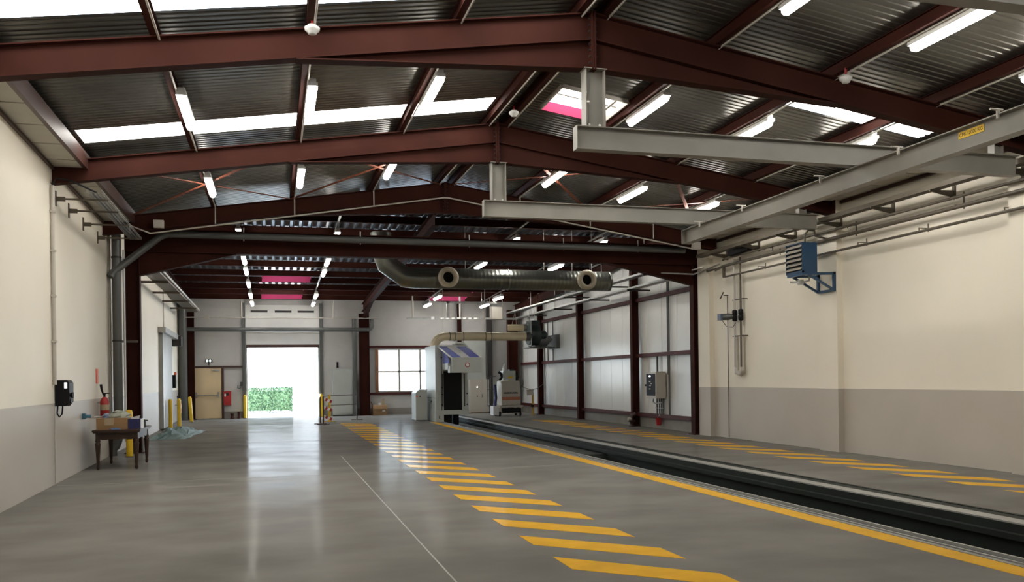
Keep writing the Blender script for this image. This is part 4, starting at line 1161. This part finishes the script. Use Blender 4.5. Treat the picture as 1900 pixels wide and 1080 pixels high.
MB().tube([(6.4, SY, SZ), (6.43, SY, SZ)], SR + .014, 30).build('joint_band', M['galv'], t)
for x in (4.62, 8.62):
    yb = SY - SR
    MB().lathe((x, yb + .06, SZ - .02), [(.19, 0), (.19, -.16)], 22, 'y').build('collar', M['spiral'], t)
    q = MB().lathe((x, yb - .10, SZ - .02), [(.20, 0), (.28, -.05), (.285, -.12), (.25, -.16), (.155, -.17), (.15, -.05), (.13, 0)], 26, 'y').build('nozzle', M['nozzle'], t)
    MB().lathe((x, yb - .145, SZ - .02), [(.149, 0), (.145, -.004)], 22, 'y').build('dark_throat', M['black'], q)
    MB().box(x - .16, x - .12, yb - .2, yb - .1, SZ - .26, SZ - .2).build('lever', M['galv'], t)
for x in (5.2, 7.5, 8.35, 8.95): MB().tube([(x, SY, SZ + SR - .01), (x, SY, zfar(SY) + .22)], .01, 5).build('hanger', M['conduit'], t)

# ------------------------------------------------------------------ electrical cabinet on the clad wall
t = thing('electrical_cabinet', 'grey electrical cabinet with dark front on the white clad wall', 'cabinet', (10.95, 23.55, .9))
MB().box(10.80, 11.10, 23.20, 23.90, .90, 1.69).build('body', M['cab'], t)
MB().box(11.08, 11.16, 23.25, 23.85, .95, 1.65).build('wall_bracket', M['galv'], t)
MB().box(10.785, 10.80, 23.27, 23.86, .98, 1.63).build('dark_front', mat('dark slate panel', (.022, .025, .036), .6, spec=.15), t)
for z, y in ((1.56, 23.6), (1.40, 23.6), (1.28, 23.58), (1.18, 23.6), (1.34, 23.5)):
    MB().box(10.775, 10.785, y - .05, y + .05, z - .014, z + .018).build('indicator', M['white_led'] if z > 1.5 else M['cab'], t)
MB().lathe((10.76, 23.9, 1.29), [(.03, 0), (.03, .04)], 8, 'x').build('handle', M['black'], t)
t = thing('conduit_bundle', 'pipes and cable loop hanging below the electrical cabinet', 'conduit', (11.0, 23.5, .3))
for y, z0 in ((23.3, .42), (23.42, .42), (23.55, .42), (23.72, .42)): MB().tube([(11.06, y, z0), (11.06, y, .9)], .022, 6).build('pipe', M['pvc'], t)
MB().tube([(10.98, 23.8, .88), (10.96, 23.78, .78), (10.98, 23.65, .74), (11.02, 23.3, .78)], .02, 6).build('cable_loop', M['galv'], t)
MB().box(11.03, 11.1, 23.25, 23.8, .60, .62).build('strut', M['galv'], t)
tag(MB().tube([(11.1, 22.95, .42), (11.1, 22.95, 4.9)], .028, 8).tube([(11.12, 23.08, 1.6), (11.12, 23.08, 4.9)], .015, 6).build('vertical_conduit', M['pvc']), 'grey vertical conduit rising beside the electrical cabinet to the roof', 'conduit')
tag(MB().tube([(11.1, 23.75, 1.68), (11.1, 23.75, 2.2)], .03, 8).build('vertical_conduit', M['pvc']), 'short grey conduit from the electrical cabinet up to the middle rail', 'conduit')
t = thing('red_bucket', 'small red bucket hung low on the clad wall below the electrical cabinet', 'bucket', (10.99, 23.45, .08))
MB().lathe((10.98, 23.45, .10), [(.07, 0), (.10, .22), (.105, .225), (.095, .22)], 16).build('pail', M['red'], t)
MB().tube([(10.98, 23.35, .32), (11.03, 23.45, .42), (10.98, 23.55, .32)], .006, 5).box(11.0, 11.1, 23.43, 23.47, .38, .42).build('handle', M['galv'], t)
t = thing('pipe_valve', 'dark rusty pipe valve at the foot of the nearest clad wall column', 'valve', (10.75, 24.8, 0))
MB().lathe((10.72, 24.85, 0), [(.11, 0), (.11, .03), (.06, .04), (.06, .14), (.11, .16), (.11, .2)], 14).build('flange', M['brown'], t)
MB().tube([(10.72, 24.85, .18), (10.72, 24.85, .34), (10.85, 24.85, .40)], .06, 10).build('pipe', M['brown'], t)
MB().lathe((10.60, 24.85, .24), [(.05, 0), (.06, .12)], 10, 'x').build('cap', M['conduit'], t)

# ------------------------------------------------------------------ right wall: trays, pipes, heater, valves
t = thing('cable_tray', 'long dark cable tray on triangular wall brackets high on the right wall', 'cable tray', (10.55, 10, 4.6))
MB().box(10.44, 10.62, 2, 19.95, 4.56, 4.57).box(10.44, 10.45, 2, 19.95, 4.57, 4.64).box(10.61, 10.62, 2, 19.95, 4.57, 4.64).build('tray', M['pipe'], t)
MB().tube([(10.5, 2, 4.60), (10.5, 19.95, 4.60)], .02, 6).tube([(10.56, 2, 4.60), (10.56, 19.95, 4.60)], .024, 6).build('cable', M['pvc'], t)
for y in (19.2, 17.75, 16.3, 14.75, 13.25, 11.8, 10.3, 8.8, 7.3):
    xe = XR - (.13 if y in (10.3,) else 0)
    b = MB().box(xe - .03, xe, y - .03, y + .03, 4.42, 4.64).prism([(xe, y - .012, 4.56), (10.42, y - .012, 4.56), (10.42, y - .012, 4.53), (xe, y - .012, 4.44)], (0, .024, 0))
    b.build('wall_arm', M['pipe'], t)
def wpipe(pts, r, label, ys, m='pipe', arm=True):
    t = thing('wall_pipe', label, 'pipe', pts[0])
    MB().tube(pts, r, 8).build('pipe', M[m], t)
    x, z = pts[-1][0], pts[-1][2]
    for y in ys:
        b = MB().tube([(x, y, z), (x, y, z + .06), (XR, y, z + .06)], .01, 5).box(XR - .012, XR, y - .012, y + .012, z + .0, z + .14)
        b.build('hanger', M['pipe'], t)
wpipe([(10.72, 19.1, 4.40), (10.72, 18.9, 4.42), (10.72, 2, 4.36)], .026, 'uppermost thin pipe along the right wall below the cable tray', (14.3, 11.6, 17.2))
wpipe([(10.74, 19.5, 4.20), (10.74, 19.1, 4.25), (10.74, 2, 4.22)], .036, 'middle dark pipe along the right wall, passing the blue heater', (14.3, 11.6, 16.9), 'pipe')
wpipe([(10.72, 19.9, 4.22), (10.72, 19.05, 4.22), (10.72, 19.05, 3.97), (10.72, 2, 3.98)], .03, 'lowest dark pipe along the right wall, with a stepped end', (17.5, 14.0, 12.4, 10.6), 'pipe')
t = thing('unit_heater', 'blue louvred unit heater on a blue steel bracket on the right wall', 'heater', (10.3, 15.2, 3.2))
hx0, hx1, hy0, hy1, hz0, hz1 = 10.06, 10.40, 14.82, 15.38, 3.56, 4.16
XP = XR - .13
MB().box(hx0 + .05, hx1, hy0, hy1, hz0, hz1).box(hx0, hx0 + .05, hy0, hy0 + .02, hz0, hz1).box(hx0, hx0 + .05, hy1 - .02, hy1, hz0, hz1).box(hx0, hx0 + .05, hy0, hy1, hz0, hz0 + .04).box(hx0, hx0 + .05, hy0, hy1, hz1 - .02, hz1).build('casing', M['blue'], t)
MB().box(hx0 + .045, hx0 + .052, hy0 + .02, hy1 - .02, hz0 + .04, hz1 - .02).build('grille_back', M['black'], t)
for k in range(6):
    z = hz0 + .09 + .088 * k
    MB().prism([(hx0 - .03, hy0 + .02, z - .02), (hx0 - .026, hy0 + .02, z - .028), (hx0 + .045, hy0 + .02, z + .03), (hx0 + .041, hy0 + .02, z + .038)], (0, hy1 - hy0 - .04, 0)).build('louver', M['cab'], t)
MB().lathe((hx1, 15.14, 3.86), [(.2, 0), (.2, .06), (.08, .1)], 18, 'x').build('fan_motor', M['black'], t)
b = MB()
for y in (14.80, 15.32):
    b.bar((hx0, y, 3.53), (XP, y, 3.55), .05, .05).bar((10.18, y, 3.52), (XP - .03, y, 3.22), .04, .04).bar((XP - .025, y, 3.20), (XP - .025, y, 3.58), .05, .05, (1, 0, 0))
b.bar((XP - .025, 14.80, 3.22), (XP - .025, 15.32, 3.22), .05, .05).bar((hx0 + .02, 14.80, 3.53), (hx0 + .02, 15.32, 3.53), .05, .05)
b.build('bracket', M['blue'], t)
MB().tube([(10.3, 14.95, 3.56), (10.3, 14.95, 3.42), (10.2, 15.0, 3.38), (10.0, 15.15, 3.40)], .02, 6).box(10.12, 10.2, 14.98, 15.08, 3.34, 3.44).build('valve_pipe', M['galv'], t)
MB().tube([(10.25, 15.0, 4.16), (10.25, 15.0, 4.34), (10.3, 14.95, 4.42), (10.4, 14.9, 4.40), (10.42, 14.9, 4.30), (10.74, 14.9, 4.24)], .02, 6).build('supply_pipe', M['pipe'], t)
t = thing('valve_pipes', 'two vertical pipes with valves and a grey actuator on the right wall', 'pipe', (10.8, 18.5, 1.6))
for y in (18.42, 18.70):
    MB().tube([(10.80, y, 4.38), (10.80, y, 1.75)], .026, 8).build('pipe', M['pipe'] if y < 18.5 else M['conduit'], t)
    MB().tube([(10.84, y, 2.50), (10.84, y, 1.66)], .045, 8).build('sleeve', M['conduit'], t)
    MB().lathe((10.80, y, 2.86), [(.03, 0), (.06, .02), (.06, .12), (.045, .14), (.06, .16), (.06, .26), (.03, .28)], 12).build('valve', M['black'], t)
MB().tube([(10.84, 18.70, 1.70), (10.83, 18.68, 1.62), (10.83, 18.5, 1.58), (10.84, 18.42, 1.66)], .055, 8).build('return_bend', M['conduit'], t)
for z in (2.50, 3.38): MB().tube([(10.80, 18.30, z), (10.80, 18.80, z)], .014, 6).box(10.80, XR, 18.30, 18.33, z - .01, z + .01).build('clamp', M['pipe'], t)
MB().lathe((10.55, 18.95, 2.98), [(.06, 0), (.07, .02)], 12, 'x').tube([(10.80, 18.70, 2.98), (10.70, 18.80, 2.98), (10.62, 18.9, 2.98)], [.04, .085, .08], 12).build('actuator', M['pvc'], t)
MB().box(10.52, 10.62, 18.88, 19.04, 2.90, 3.06).build('actuator_head', mat('blue grey plastic', (.12, .15, .22), .5), t)
MB().tube([(10.60, 18.95, 2.90), (10.66, 18.85, 2.74), (10.76, 18.72, 2.72), (10.80, 18.65, 2.82)], .008, 5).build('cable', M['black'], t)
tag(MB().tube([(10.89, 19.2, .02), (10.89, 19.2, 3.54)], .009, 6).build('vertical_conduit', M['pipe']), 'very thin vertical conduit on the right wall below the small sensor arm', 'conduit')
tag(MB().bar((10.86, 19.5, 3.48), (10.70, 19.05, 3.60), .03, .012).box(10.8, XR, 19.2, 19.23, 3.53, 3.55).build('sensor_arm', M['dark']), 'small dark slanted sensor arm on the right wall beside the pilaster', 'sensor')
tag(MB().bar((10.55, 18.45, 4.46), (10.75, 17.9, 4.54), .16, .13).box(10.7, XR, 18.1, 18.16, 4.47, 4.51).build('wall_speaker', M['black']), 'small black box on the right wall just below the cable tray', 'speaker')
t = thing('support_strut', 'thin galvanised strut along the right end of the wide frame', 'strut', (10.5, 20.5, 4.2))
MB().tube([(9.75, 20.55, 4.24), (10.68, 20.55, 4.22), (10.80, 19.9, 4.30), (10.80, 19.4, 4.34)], .022, 6).build('tube', M['galv'], t)
MB().bar((10.62, 20.5, 4.32), (10.86, 20.2, 4.38), .10, .02).build('plate', M['galv'], t)

# conduit along the frame before the opening
t = thing('frame_conduit', 'thin pale conduit with drops following the roof frame before the opening', 'conduit', (AX, 19.45, 5.5))
yc = 19.48
def zc(x): return zr(x) - .36 - .02
pts = [(-2.85, yc, 4.62), (-2.85, yc, 4.86), (-2.45, yc, zc(-2.45) - .05), (AX - .05, yc, zc(AX) + .02), (AX + .05, yc, zc(AX) + .02), (10.15, yc, zc(10.15) - .05)]
MB().tube(pts, .018, 6).build('pipe', M['conduit'], t)
for i in (0, 1, 2, 5, 6, 7):
    MB().tube([(PUR[i] + .05, yc, zr(PUR[i]) + .05), (PUR[i] + .05, yc, zc(PUR[i]))], .016, 6).build('drop', M['conduit'], t)
MB().box(-2.38, -2.18, yc - .06, yc + .06, 4.82, 4.98).build('junction_box', M['conduit'], t)
MB().box(10.1, 10.3, yc - .06, yc + .06, 4.70, 4.88).build('junction_box', M['conduit'], t)
